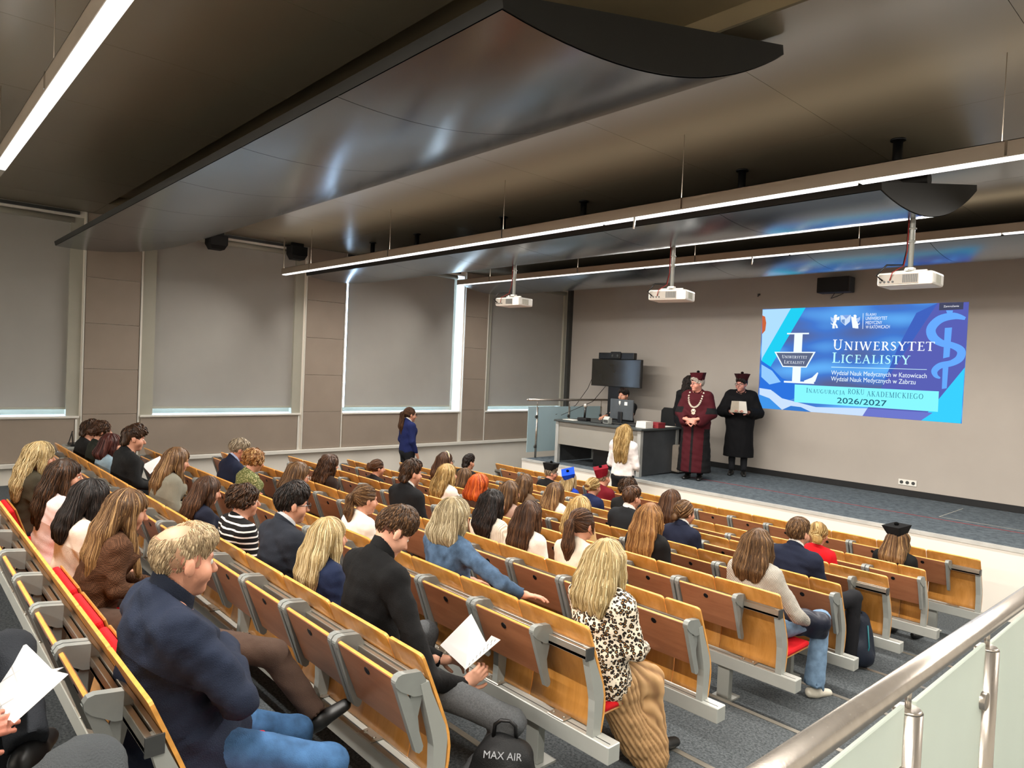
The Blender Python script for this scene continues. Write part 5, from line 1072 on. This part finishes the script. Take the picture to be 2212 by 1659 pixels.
PEOPLE = [
 # back row
 dict(row=0, px=(90, 953), label='woman with long wavy blonde hair and dark olive jacket, far left of back row', hair=('long', .36, G2, dict(wave=1, front=.03, vol=.006, flare=1.3)), top=('jacket', '#3a3426'), lean=.12, pitch=.15),
 dict(row=0, px=(143, 990), label='woman with long dark brown hair and pale pink shirt in back row', hair=('long', .34, DB, dict(dx=-.03, flare=1.2, wave=.5)), top=('shirt', '#ead2cf'), hy=-.25, pitch=.1, lean=.1, face=True),
 dict(row=0, px=(203, 1045), label='woman with black shoulder-length hair and cream blouse in back row', hair=('long', .26, BK, dict(flare=1.25, vol=.006)), top=('blouse', '#efdccb'), lean=.14, pitch=.2),
 dict(row=0, px=(285, 1132), label='woman with long brown-blonde hair and brown tweed jacket beside the balding man', hair=('long', .40, HB, dict(root=.35, flare=1.2, front=.04)), top=('jacket', tweed), lean=.3, pitch=.3, bottom=('trousers', '#4a382e'), W=dict(knR=(590, 1412, 1.24), anR=(680, 1540, 1.36), toR=(735, 1575, 1.46)), ankles=True, shoe_rot=dict(R=(0.5, 0, -.2)), smin=.86),
 dict(row=0, px=(398, 1132), sex='m', label='balding man in a navy jacket with folded arms, nearest the camera', hair=('short', 0, ('#7d6a52', '#a8906e', '#d2bd98'), dict(crown=1, n=1700, vol=-.0105, lift=.0012, ls=.006, rad=.0016)), brow='#a28866', stubble=.9, seats=[0], yo=.19, skin='#cf9377', top=('jacket', '#1c2436', dict(e=.024, bulk=1.08, wr=.005, nocut=1, hem=.40, extra=[(P_rc((.06, .03, .62), (.16, .10, .46), .17, .15), .08), (P_rc((0, .02, .6), (.02, .16, .5), .17, .15), .08)], collars=[('jacket_collar', '#161c2a', .082, -.03, .062)])), hands=True, bottom=('trousers', denim), hy=.08, pitch=.12, lean=.02, J=dict(elL=(-.25, .12, .80), elR=(.30, .15, .75), wrL=(.13, .17, .79), wrR=(-.12, .24, .80)), face=True, W=dict(knR=(712, 1650, 1.17), anR=(670, 1860, 1.17), knL=(640, 1580, 1.26), anL=(640, 1760, 1.28)), sw=.20, hs=1.15, smin=.9),
 # second row
 dict(row=1, px=(193, 906), label='dark-haired student in black at the far end of the second row', sex='m', hair=('short', 0, DB, dict(top=1, back=1)), top=('sweater', '#131313'), face=True),
 dict(row=1, px=(219, 907), label='student with reddish brown curls and dark green top in second row', hair=('curly', 0, MBn, dict(vol=.006, low=.03)), top=('sweater', '#1d211a'), hy=-.15, face=True),
 dict(row=1, px=(244, 934), label='woman with burgundy bob and pale denim shirt in second row', hair=('bob', .2, BG, dict(flare=1.2)), top=('shirt', lightdenim), yo=.22, pitch=.2, smin=.8),
 dict(row=1, px=(290, 918), sex='m', label='dark-haired young man in black jacket holding a white sheet', hair=('short', 0, DB, dict(top=1.4, fringe=1, back=1)), top=('jacket', '#121314', dict(collars=[('jacket_collar', '#0f1011', .072, -.02, .03)])), hy=-.1, pitch=.15, face=True),
 dict(row=1, px=(388, 964), label='woman with highlighted brown hair and grey-green jacket leaning forward', hair=('long', .32, HB, dict(root=.2, front=.05, flare=1.05)), top=('jacket', '#7d7a6c', dict(e=.02)), lean=.22, pitch=.25),
 dict(row=1, px=(455, 1034), label='woman with smooth dark brown hair and navy top in second row', hair=('long', .30, MBn, dict(flare=1.0)), top=('top', '#171b2c'), lean=.12, pitch=.25, smin=.8),
 dict(row=1, px=(527, 1045), sex='m', label='curly dark-haired student in black top with white stripes', hair=('curly', 0, DB, dict(vol=.008, low=.04)), top=('shirt', stripe), hy=-.15, face=True, smin=.82),
 dict(row=1, px=(630, 1046), sex='m', label='young man with dark hair, glasses and charcoal blazer', hair=('short', 0, BK, dict(top=1.2)), top=suit('#1f232c', '#cfd2d6'), hy=-.12, glasses='#1a1a1a', pitch=.1, face=True),
 dict(row=1, px=(712, 1116), label='woman with long streaked blonde hair and navy jacket', hair=('long', .36, G2, dict(root=.15, flare=1.15)), top=('jacket', '#1c2744'), lean=.1, smin=.82),
 dict(row=1, px=(872, 1098), sex='m', label='young man in black shirt reading an open white booklet', hair=('short', 0, ('#2a1c12', '#46301d', '#6e4e31'), dict(top=1, n=1000, vol=-.0125, low=-.03, lift=.002, ls=.007)), stubble=.97, brow='#3a281a', skin='#d09a80', top=('shirt', '#070708', dict(nl=.012, collars=[('shirt_collar', '#0c0c0d', .070, -.005, .066)])), bottom=('trousers', greytrouser), hy=-.15, pitch=.62, lean=.1, hands=True, face=True, ankles=True, W=dict(elR=(925, 1470, 1.82), wrR=(1000, 1480, 2.06), elL=(880, 1400, 2.0), wrL=(955, 1425, 2.12), knR=(1105, 1560, 2.13), anR=(1000, 1700, 2.0), toR=(1020, 1760, 2.12))),
 # third row
 dict(row=2, px=(520, 945), sex='m', label='grey-haired man with glasses in navy suit, third row', hair=('short', 0, GR, {}), top=suit('#161d33', '#aab6d6'), glasses='#222222', pitch=.3, lean=.12, hy=-.1, skin='#c48468', beard=.5),
 dict(row=2, px=(553, 968), label='woman with short reddish blonde curls and green patterned blouse', hair=('curly', 0, CU, dict(vol=.008, low=.03)), top=('blouse', green_pat), pitch=.25, lean=.1),
 dict(row=2, px=(652, 997), label='woman with smooth brown hair, glasses and black floral blouse', hair=('bob', .17, LB, dict(w=.07)), top=('blouse', floral), glasses='#c9c2b4', pitch=.35, lean=.15, hy=-.12),
 dict(row=2, px=(790, 1046), label='woman with light brown ponytail and white shirt in third row', hair=('pony', .26, LB, dict(dx=-.01)), top=('shirt', '#e9e2d8'), pitch=.1, hy=-.1),
 dict(row=2, px=(982, 1074), label='woman with ash blonde bob and blue denim shirt, arm on the desk', hair=('bob', .20, G3, dict(flare=1.3, vol=.012, root=.25, w=.085)), top=('shirt', denim_s, dict(bulk=1.08, e=.016)), hands=True, W=dict(elR=(1085, 1262, 2.72), wrR=(1128, 1284, 2.84)), sw=.165),
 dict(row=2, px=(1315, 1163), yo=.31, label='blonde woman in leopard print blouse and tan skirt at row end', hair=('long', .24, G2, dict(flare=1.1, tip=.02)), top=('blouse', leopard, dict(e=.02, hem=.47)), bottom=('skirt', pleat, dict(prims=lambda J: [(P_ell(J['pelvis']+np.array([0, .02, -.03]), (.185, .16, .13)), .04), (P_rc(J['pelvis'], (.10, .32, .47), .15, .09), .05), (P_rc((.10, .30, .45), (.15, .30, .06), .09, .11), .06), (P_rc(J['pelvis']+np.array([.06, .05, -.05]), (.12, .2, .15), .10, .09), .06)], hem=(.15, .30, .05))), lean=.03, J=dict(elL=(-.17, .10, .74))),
 # fourth row
 dict(row=3, px=(712, 980), label='woman with long dark curls in fourth row by the left aisle', hair=('curlylong', .26, MBn, dict(vol=.014, w=.085, flare=1.2)), top=('top', '#2a1d17'), smin=.8),
 dict(row=3, px=(887, 993), sex='m', label='dark-haired young man in black suit, fourth row', hair=('short', 0, DB, dict(top=.8, back=1)), top=suit('#101114'), hy=-.12),
 dict(row=3, px=(1066, 1055), label='woman with black wavy hair and cream knitted sweater', hair=('long', .26, BK, dict(dx=.04, wave=.6)), top=('sweater', knit_cream, dict(e=.02))),
 dict(row=3, px=(1147, 1080), label='woman with long straight chestnut hair and white top', hair=('long', .34, MBn, dict(flare=1.0)), top=('shirt', '#ece6dc')),
 dict(row=3, px=(1258, 1097), label='woman with long dark ponytail and light sweater, fourth row', hair=('pony', .36, MBn, dict(fat=.05, fringe=1)), top=('sweater', '#e0d4c2')),
 # fifth row
 dict(row=4, px=(815, 990), label='woman with pinned-up brown hair and dark top, fifth row', hair=('bun', 0, MBn, dict(tie=(0, -.11, .02), r=.05)), top=('top', '#1b1718'), hy=-.2, smin=.8),
 dict(row=4, px=(968, 999), label='woman with long wavy golden hair and white blouse', hair=('long', .30, G1, dict(wave=1, dx=-.04)), top=('blouse', '#efe8dd'), hy=-.1),
 dict(row=4, px=(1036, 1022), label='person with bright orange bob and brown top', hair=('bob', .15, OR, dict(vol=.012, w=.08)), top=('top', '#4a3326')),
 dict(row=4, px=(1103, 1036), label='woman with light brown straight hair and beige top, fifth row', hair=('long', .22, LB, dict(flare=1.0)), top=('blouse', '#a5897a')),
 dict(row=4, px=(1256, 1069), label='woman with long honey blonde hair in fifth row', hair=('long', .30, G1, dict(flare=1.2)), top=('top', '#cfae7c')),
 dict(row=4, px=(1407, 1085), label='woman with very long auburn blonde hair and black blazer', hair=('long', .38, AU, dict(flare=1.25, root=.2)), top=('blazer', '#121213')),
 dict(row=4, px=(1640, 1140), label='woman with straight brown hair, grey knitted sweater and jeans at row end', hair=('long', .24, LB, dict(flare=1.0)), top=('sweater', knit_grey, dict(e=.018)), bottom=('trousers', denim2, dict(flare=.035, cut=.035)), shoe_col='#d8d2c2', W=dict(knR=(1775, 1335, 4.98), anR=(1758, 1482, 4.90), toR=(1795, 1490, 5.05), elR=(1722, 1330, 4.62), wrR=(1745, 1345, 4.85))),
 # sixth row
 dict(row=5, px=(962, 974), label='woman with headband, glasses and long brown hair', hair=('long', .26, MBn, {}), top=('top', '#3a2c26'), hy=-.2, glasses='#1a1a1a', band='#d9c7a4'),
 dict(row=5, px=(1006, 1008), label='woman with light brown hair behind the golden-haired woman, sixth row', hair=('long', .24, LB, {}), top=('top', '#4b4036'), smin=.8),
 dict(row=5, px=(1136, 1021), label='woman with straight fair hair in sixth row, left of the gap', hair=('long', .26, LB, {}), top=('top', '#6f5b48')),
 dict(row=5, px=(1202, 1039), label='woman with brown hair fading to blonde and white top', hair=('long', .26, HB, dict(root=.6)), top=('blouse', '#efe8dd')),
 dict(row=5, px=(1364, 1048), sex='m', label='short-haired young man with white collar and black sweater', hair=('short', 0, MBn, {}), top=('sweater', '#17191c', dict(collars=coll('#eae6df', .068)))),
 dict(row=5, px=(1479, 1079), label='student with low brown bun and navy blazer, sixth row', hair=('bun', 0, LB, dict(tie=(-.02, -.10, -.04), r=.034)), top=suit('#161c30'), hy=-.25),
 dict(row=5, px=(1724, 1119), sex='m', label='short-haired young man in navy suit near the row end', hair=('short', 0, LB, dict(top=.4)), top=suit('#171d30'), hy=-.1, W=dict(knR=(1845, 1290, 5.88), anR=(1838, 1420, 5.86))),
 # seventh row
 dict(row=6, px=(1012, 980), sex='m', label='person with short black tousled hair near the left aisle', hair=('short', 0, BK, dict(top=1, back=1)), top=('top', '#121212')),
 dict(row=6, px=(1282, 1029), label='woman with blonde hair in a claw clip and navy jacket', hair=('bun', 0, G1, dict(tie=(0, -.105, .01), r=.04)), top=('jacket', '#1a2447'), clip='#5a3a20'),
 dict(row=6, px=(1359, 1030), label='person with dark curly hair and black top in seventh row', hair=('curly', 0, DB, dict(vol=.01)), top=('top', '#141414')),
 dict(row=6, px=(1453, 1055), label='woman with smooth straight brown hair in seventh row', hair=('long', .26, MBn, {}), top=('top', '#5d4a3c')),
 dict(row=6, px=(1769, 1126), label='woman with low blonde bun and red blouse', hair=('bun', 0, G1, dict(tie=(.03, -.105, -.03), r=.045)), top=('blouse', '#c8121d'), hy=.1),
 # front row, in academic caps
 dict(row=7, px=(1190, 1003), sex='m', label='bearded older man in black gown and black academic cap', hair=('short', 0, GR, dict(vol=-.004)), top=('gown', '#131313'), cap=('#161616', '#0b0b0b'), hy=-.5, pitch=.05, beard=.0, skin='#c98a70', glasses='#888888', face=True),
 dict(row=7, px=(1233, 1018), label='blonde woman wearing a bright blue academic cap', hair=('long', .22, G2, {}), top=('gown', '#1a3fae'), cap=('#1546c8', '#0a0a0c'), pitch=-.05, hr=.1, ct=.45),
 dict(row=7, px=(1302, 1012), sex='m', label='person in burgundy gown and burgundy academic cap, front row', hair=('short', 0, GR, {}), top=('gown', '#6a0f1c'), cap=('#7a1020', '#0a0a0c'), hr=-.1, ct=.3),
 dict(row=7, px=(1937, 1140), label='woman with fair shoulder-length hair in black cap and gown', hair=('long', .22, HB, dict(root=.3, flare=1.4, vol=.008)), top=('gown', '#131313', dict(e=.025)), cap=('#141414', '#0a0a0a'), ct=.15, hy=.45, glasses='#202020', hr=-.12, pitch=.1),
]
for sp in PEOPLE: person(sp)
# standing people
person(dict(px=(885, 882), loc=(-10.15, 6.86, RF(6)), s=.955, stand=True, label='young woman in navy blazer with very long hair walking along the left aisle', hair=('pony', .46, MBn, dict(fat=.055)), top=suit('#1b2556', hem=.80), hy=-.15, glasses='#2a1c14', yaw=-.1, face=True, near=True))
person(dict(px=(1348, 918), loc=(-6.75, 8.55, 0), s=1.0, stand=True, label='young woman in white blouse with long blonde hair standing before the stage', hair=('long', .42, G1, dict(dx=.03, wave=.6)), top=('blouse', '#ece8e6', dict(hem=.93)), yaw=.15, near=True, J=dict(elL=(-.23, .0, 1.10), wrL=(-.14, .2, 1.02), elR=(.23, .0, 1.10), wrR=(.14, .2, 1.02))))
def robe_prims(rb, z=.22): return lambda J: [(P_rc((0, .0, 1.10), (0, .0, z-.1), .19, rb, (.92, 1.2, 1)), .10)]
def rector_tone(V, J):
    x, y, z = V[:, 0], V[:, 1], V[:, 2]; t_ = np.full(len(V), .35)
    t_ = np.where((np.abs(x) > .17) & (z < .86) & (np.abs(x) < .6), 1., t_); t_ = np.where((np.abs(x) < .022) & (z < .95) & (y > 0), 1., t_); t_ = np.where((np.abs(x) > .19) & (z > 1.10) & (z < 1.20), 1., t_)
    return t_
rec = dict(px=(1517, 800), loc=(-6.46, 10.05, ZS), s=1.0, stand=True, sex='m', label='man in burgundy academic robe and cap with silver chain standing on the stage', hair=('short', 0, ('#8a8178', '#a59b90', '#cfc6ba'), dict(vol=-.006)), skin='#c98a78', top=('robe', velvet, dict(e=.018, sleeve=.018, hem=.13, extra=[(P_rc((x_*.27, .03, 1.10), (x_*.13, .20, .97), .06, .085), .03) for x_ in (-1, 1)], skirt=robe_prims(.26), tone=rector_tone, collars=[('robe_collar', '#3a0a12', .066, -.01, .04)])), cap=('#3d0a14', '#0a0a0b'), yaw=math.pi+.30, sw=.165, hy=-.75, glasses='#15110f', face=True, near=True, hands=True, J=dict(elL=(-.27, .03, 1.10), elR=(.27, .03, 1.10), wrL=(-.075, .27, 1.01), wrR=(.075, .27, 1.01), shL=(-.165, -.02, 1.375), shR=(.165, -.02, 1.375)))
t = person(rec)
def on_top(sp, x, z, y0=.4):                                    # front surface of the clothes
    F = sp['Ft']; ys = np.linspace(y0, -.1, 200); v = F.sample(np.stack([np.full(200, x), ys, np.full(200, z)], 1)); i = np.argmax(v < 0); return ys[i]
silver = pm('silver_chain', '#cfc9bc', .3, .8, .5, .1, 30)
for i in range(21):
    a = math.pi*(.02+.96*i/20); x = .115*math.cos(a); z = 1.47-.27*math.sin(a)**.75; y = on_top(rec, x, z)+.006
    o = MB().box(-.016, .016, -.004, .006, -.014, .014, .004).cyl((0, .006, 0), (0, .010, 0), .009, n=8).build('chain_link', silver, t); o.location = (x, y, z); o.rotation_euler = (0, -(a-math.pi/2)*.9, 0)
y = on_top(rec, 0, 1.15)+.008
o = MB().cyl((0, 0, 0), (0, .01, 0), .038, n=14).sph((0, .008, 0), .022, 1, .4, 1).cyl((.02, 0, -.04), (.02, .008, -.04), .012, n=8).cyl((-.02, 0, -.04), (-.02, .008, -.04), .012, n=8).cyl((0, 0, -.048), (0, .008, -.048), .013, n=8).build('medallion', silver, t); o.location = (0, y, 1.14)
link('hand', hand_mesh('hand', (-.075, .27, 1.01), (.9, .25, -.25), (-.1, 1, .4), -1, .45, .03), skin_mat('#c98a78'), t); link('hand', hand_mesh('hand', (.075, .285, 1.0), (-.9, .2, -.2), (.1, 1, .3), 1, .5, .03), skin_mat('#c98a78'), t)
m2 = dict(px=(1602, 800), loc=(-6.33, 11.22, ZS), s=1.01, stand=True, sex='m', label='man in black robe and dark cap with glasses reading a booklet by the slide', hair=('short', 0, BK, {}), skin='#b98072', top=('robe', blackrobe, dict(e=.02, sleeve=.03, bulk=1.06, hem=.33, skirt=robe_prims(.24, .33), collars=[('robe_collar', '#0b0b0c', .068, -.01, .04)])), cap=('#2c0a10', '#1a0a0c'), yaw=math.pi+.45, sw=.17, hy=-.45, glasses='#15110f', face=True, near=True, hands=True, J=dict(elL=(-.30, .02, 1.10), elR=(.30, .02, 1.10), wrL=(-.12, .27, 1.12), wrR=(.12, .27, 1.12), shL=(-.17, -.02, 1.38), shR=(.17, -.02, 1.38)))
t = person(m2)
link('hand', hand_mesh('hand', (-.12, .27, 1.12), (.35, .75, .3), (-.6, .2, .4), -1, .8, .03), skin_mat('#b98072'), t); link('hand', hand_mesh('hand', (.12, .27, 1.12), (-.35, .75, .3), (.6, .2, .4), 1, .8, .03), skin_mat('#b98072'), t)
bk = thing('booklet', 'open white booklet held by the man in the black robe', 'booklet', m2['loc'], m2['yaw'])
for s_ in (-1, 1): MB().box(0 if s_ > 0 else -.15, .15 if s_ > 0 else 0, -.003, .003, 0, .21, 0, 1, Matrix.Translation((0, .36, 1.12)) @ Matrix.Rotation(s_*.35, 4, 'Z') @ Matrix.Rotation(-.35, 4, 'X')).build('leaf', M['sill'] if s_ < 0 else pm('booklet_cream', '#c9bfae', .6), bk)
person(dict(px=(1490, 830), loc=(-6.98, 10.62, ZS), s=.99, stand=True, label='person with black curly hair in dark robe hidden behind the burgundy robe', hair=('curlylong', .22, BK, dict(vol=.02)), top=('robe', blackrobe, dict(hem=.25, skirt=robe_prims(.22))), yaw=.5, near=True))
P_ = pix(1348, 840, 1, 10.45)
op = dict(px=(1348, 840), loc=(P_[0], 10.50, P_[2]-1.325), s=1.0, sex='m', label='man in black t-shirt working behind the computer monitor', hair=('short', 0, BK, dict(vol=-.007)), skin='#b07e66', top=('t_shirt', '#0d0d0f', dict(short=1)), yaw=math.pi, face=True, near=True, hands=True, J=dict(elL=(-.26, .12, .80), elR=(.26, .12, .80), wrL=(-.10, .46, .80), wrR=(.10, .46, .80)), pitch=.1)
t = person(op)
for sx in (-1, 1): link('hand', hand_mesh('hand', (sx*.10, .46, .80), (-sx*.15, 1, -.15), (0, .1, 1), -sx, .3, .06), skin_mat('#b07e66'), t)
# seated reader's hands, the arm of the woman in denim
def by(lb): return next(s for s in PEOPLE if lb in s['label'])
rd = by('reading an open'); t = rd['obj']; J = rd['Jt']
link('hand', hand_mesh('hand', J['wrR'], (.30, .75, .45), (.8, -.25, .1), 1, .75, .04, s=1.0), skin_mat('#d09a80'), t); link('hand', hand_mesh('hand', J['wrL'], (.15, .8, -.2), (-.6, .1, .7), -1, .6, .05), skin_mat('#d09a80'), t)
dw = by('ash blonde bob'); t = dw['obj']; J = dw['Jt']
link('hand', hand_mesh('hand', J['wrR'], (.55, .75, -.12), (-.1, .1, 1), -1, .28, .10), skin_mat('#c99176'), t); link('hand', hand_mesh('hand', J['wrL'], (.3, .8, -.2), (0, .2, 1), 1, .4, .05), skin_mat('#c99176'), t)
build_rows()

# ------------------------------------------------------------------ papers in hands
def leaf(pts, mat, par, name='leaf', th=.0012):
    P = [Vector(p) for p in pts]; n = (P[1]-P[0]).cross(P[-1]-P[0]).normalized()*th; b = MB()
    A = [b.bm.verts.new(p-n) for p in P]; B = [b.bm.verts.new(p+n) for p in P]; k = len(P)
    for i in range(k): b.bm.faces.new((A[i], A[(i+1) % k], B[(i+1) % k], B[i]))
    b.bm.faces.new(A[::-1]); b.bm.faces.new(B); return b.build(name, mat, par)
def sheet(label, name, quads, cat='paper'):
    q0 = quads[0][0] if isinstance(quads[0], tuple) else quads[0]
    o0 = Vector(pix(*q0[0][:2], 1, q0[0][2])); t = thing(name, label, cat, o0)
    for qd, mt in [(q, M['paper']) if not isinstance(q, tuple) else q for q in quads]:
        leaf([Vector(pix(x, y, 1, v))-o0 for x, y, v in qd], mt, t)
    return t
M['paper'] = pm('white_paper', '#ece9e6', .6, 0, .3, .02, 3)
def printed(name, sx, sy, rot=0.):
    t = NT(name); setp(t.b, .6); tc = t.n('ShaderNodeTexCoord'); mp = t.n('ShaderNodeMapping'); mp.inputs['Rotation'].default_value = (0, 0, rot); t.l(tc.outputs['Generated'], mp.inputs[0])
    br = t.n('ShaderNodeTexBrick', i_Scale=1.0); br.offset = 0; br.inputs['Color1'].default_value = hexc('#ece9e6'); br.inputs['Color2'].default_value = hexc('#e6e3e1'); br.inputs['Mortar'].default_value = hexc('#bdbcbc'); br.inputs['Mortar Size'].default_value = .008; br.inputs['Brick Width'].default_value = sx; br.inputs['Row Height'].default_value = sy
    t.l(mp.outputs[0], br.inputs['Vector']); t.l(br.outputs['Color'], t.b.inputs['Base Color']); return t.m
bt_ = sheet('open white booklet with handwritten lines held by the man in black shirt', 'booklet', [[(951, 1394, 2.14), (1018, 1326, 2.24), (1050, 1388, 2.26), (1006, 1446, 2.14)], ([(1006, 1446, 2.14), (1050, 1388, 2.26), (1062, 1373, 2.24), (1081, 1382, 2.18), (1004, 1448, 2.09)], M['paper'])], 'booklet')
ink = pm('grey_pen_ink', '#8d9094', .8)
for i in range(7):
    a = (1012+i*8, 1438-i*8.2)
    for j in range(2): leaf([Vector(pix(a[0]+dx_+j*7, a[1]+dy_-j*1, 1, 2.128+i*.012))-bt_.location for dx_, dy_ in ((0, 0), (1.2, -.4), (3.4, -6.5), (2.2, -6.2))], ink, bt_, 'pen_mark', .0004)
sheet('white printed sheet held by the young man in black jacket', 'paper_sheet', [[(307, 1005, 2.02), (346, 985, 2.25), (350, 1000, 2.27), (324, 1024, 2.03)]])
sheet('white sheet held by the black-haired woman in cream', 'paper_sheet', [[(247, 1125, 1.15), (262, 1116, 1.2), (269, 1132, 1.2), (250, 1146, 1.15)]])
# the two people behind the back row: knees, and a hand with a printed sheet
person(dict(px=(60, 1500), loc=(-1.90, -.12, RF(-1)), s=.97, sex='m', label='person in dark grey trousers at lower left, only the knees in view', hair=('short', 0, DB, {}), top=('sweater', '#16171a'), bottom=('trousers', '#3a3d3f'), W=dict(knR=(185, 1672, .30), anR=(235, 1960, .30), knL=(60, 1720, .34), anL=(60, 1900, .34))))
Z2 = dict(px=(20, 1370), loc=(-2.72, -.12, RF(-1)), s=.97, sex='m', label='person in dark trousers holding the timetable sheet at left edge', hair=('short', 0, BK, {}), top=('sweater', '#101113'), bottom=('trousers', '#22252a'), hands=True, W=dict(knR=(22, 1405, .33), anR=(60, 1600, .34), wrR=(-105, 1600, .15)), J=dict(elR=(.27, .04, .76)))
t = person(Z2); J = Z2['Jt']
link('hand', hand_mesh('hand', J['wrR'], (.25, .85, .25), (.75, -.3, .45), 1, .7, .04, s=.85), skin_mat('#c07a64'), t)
tt = sheet('white timetable sheet with printed boxes at lower left', 'timetable_sheet', [([(-40, 1432, .30), (57, 1392, .36), (112, 1446, .36), (20, 1556, .26), (-60, 1560, .24)], printed('printed_boxes', .3, .28, .5)), ([(112, 1446, .362), (138, 1441, .37), (120, 1452, .362)], M['paper']), ([(22, 1555, .255), (112, 1448, .355), (147, 1456, .36), (30, 1562, .25)], M['paper'])])
# things on the floor and on laps
def bag(name, label, base, prims, mat, extra=None, vox=.012, rz=0.):
    t = thing(name, label, name.replace('_', ' '), base, rz); F = Field(prims, vox); F.noise(.004, 40, 5); link('bag_body', npmesh('bag_body', *F.mesh()), mat, t); return t
g = pix(1085, 1715, 2, RF(1)+.05)
b1 = bag('backpack', 'black backpack on the floor at the lower edge with grey lettering', (g[0], g[1], RF(1)), [(P_rc((0, 0, .10), (0, 0, .20), .13, .11, (.8, 1.15, 1)), .02), (P_ell((0, -.06, .12), (.11, .07, .09)), .04)], pm('black_nylon', '#121314', .6, 0, .4, .1, 20, .3, 200), rz=.75)
MB().tube([(-.05, .0, .30), (-.045, .0, .355), (-.02, 0, .375), (.02, 0, .375), (.045, .0, .355), (.05, .0, .30)], .009, 6).build('handle', M['black'], b1)
def bagtext(tx, x, z, w, par, y):
    cu = bpy.data.curves.new('lettering', 'FONT'); cu.body = tx; cu.size = .042; cu.extrude = .001; cu.align_x = 'CENTER'; o = bpy.data.objects.new('lettering', cu); COL.objects.link(o); dg = bpy.context.evaluated_depsgraph_get(); me = bpy.data.meshes.new_from_object(o.evaluated_get(dg)); bpy.data.objects.remove(o); me.materials.clear()
    o = link('lettering', me, pm('grey_print', '#8c8f93', .6), par); o.location = (x, y, z); o.rotation_euler = (math.radians(48), 0, 0)
bagtext('MAX AIR', 0, .262, .2, b1, -.105)
g = pix(1850, 1440, 2, RF(5)); b2 = bag('backpack', 'navy backpack leaning by the navy-suited man at row end', (g[0]-.02, g[1]+.02, RF(5)), [(P_rc((0, 0, .11), (-.02, .02, .36), .12, .09, (.8, 1.1, 1)), .02), (P_ell((0, -.06, .14), (.10, .06, .10)), .03)], pm('navy_nylon', '#18202f', .6, 0, .4, .1, 20, .3, 200))
MB().tube([(.10, -.06, .08), (.12, -.05, .2), (.09, -.02, .36)], .006, 6).build('teal_piping', pm('teal_piping', '#1d6f78', .5), b2); MB().tube([(-.03, .0, .44), (0, .0, .48), (.03, .0, .44)], .009, 6).build('handle', M['black'], b2)
g = pix(1738, 1345, 1, 4.80); bag('puffer_jacket', 'dark navy puffer jacket in the lap of the woman in grey sweater', g, [(P_rc((-.10, -.06, .03), (.07, .10, .0), .075, .07), .03), (P_rc((-.05, .02, -.04), (.06, .12, -.07), .07, .055), .03), (P_ell((-.12, -.02, .06), (.07, .08, .06)), .03)], puffer)
t = thing('router', 'black wireless router with antennas on a small grey shelf by the left wall', 'router', pix(170, 962, 0, -10.7)); z = 0
MB().box(-.12, .12, -.11, .09, 0, .03, .006).build('casing', M['black'], t)
for x, y, r in ((-.1, -.1, -.25), (0, .06, .05), (.08, -.08, .1)): MB().box(-.008, .008, -.006, .006, 0, .17, .003, 1, Matrix.Translation((x, y, .02)) @ Matrix.Rotation(r, 4, 'X')).build('antenna', M['black'], t)
pr_ = t.location; t = thing('router_table', 'small grey table under the wireless router', 'table', (pr_.x, pr_.y, RF(0)+.0)); h = pr_.z-RF(0)
MB().box(-.2, .2, -.16, .16, h-.03, h-.001, .004).build('table_top', M['grey_metal'], t)
for x in (-.17, .17):
    for y in (-.13, .13): MB().cyl((x, y, 0), (x, y, h-.03), .012, n=8).build('leg', M['grey_metal'], t)
# ------------------------------------------------------------------ glass railing by the landing
RX, RZ = -.50, 1.895
t = thing('landing_railing', 'stainless steel and frosted glass railing at lower right', 'railing', (RX, 1.6, RF(-1)+.01)); z0 = RZ-RF(-1)-.01
MB().cyl((0, -1.6, z0+.035), (0, 2.9, z0-.055), .025, n=24).build('handrail', M['steel'], t)
ps = [pix(1962, 1510, 0, RX)[1]-1.6, pix(2132, 1390, 0, RX)[1]-1.6]; dpp = ps[1]-ps[0]; allp = [ps[0]-dpp, ps[0], ps[1], ps[1]+dpp, ps[1]+2*dpp]
for y in allp:
    zz = z0+.035-.09*(y+1.6)/4.5; p = MB().cyl((0, y, 0), (0, y, zz-.072), .030, n=28).cyl((0, y, zz-.072), (0, y, zz-.066), .030, .025, n=28).cyl((0, y, zz-.07), (0, y, zz-.02), .0065, n=10).build('post', M['steel'], t)
    for z in (.30, zz-.20): MB().cyl((-.018, y-.045, z), (.018, y-.045, z), .024, n=16).box(-.012, .012, y-.04, y, z-.012, z+.012).build('glass_clamp', M['steel'], p)
for a, b in zip(allp, allp[1:]): 
    zz = z0+.035-.09*((a+b)/2+1.6)/4.5; boxo('glass_pane', -.005, .005, a+.034, b-.034, .08, zz-.055, M['frost'], t, .002)
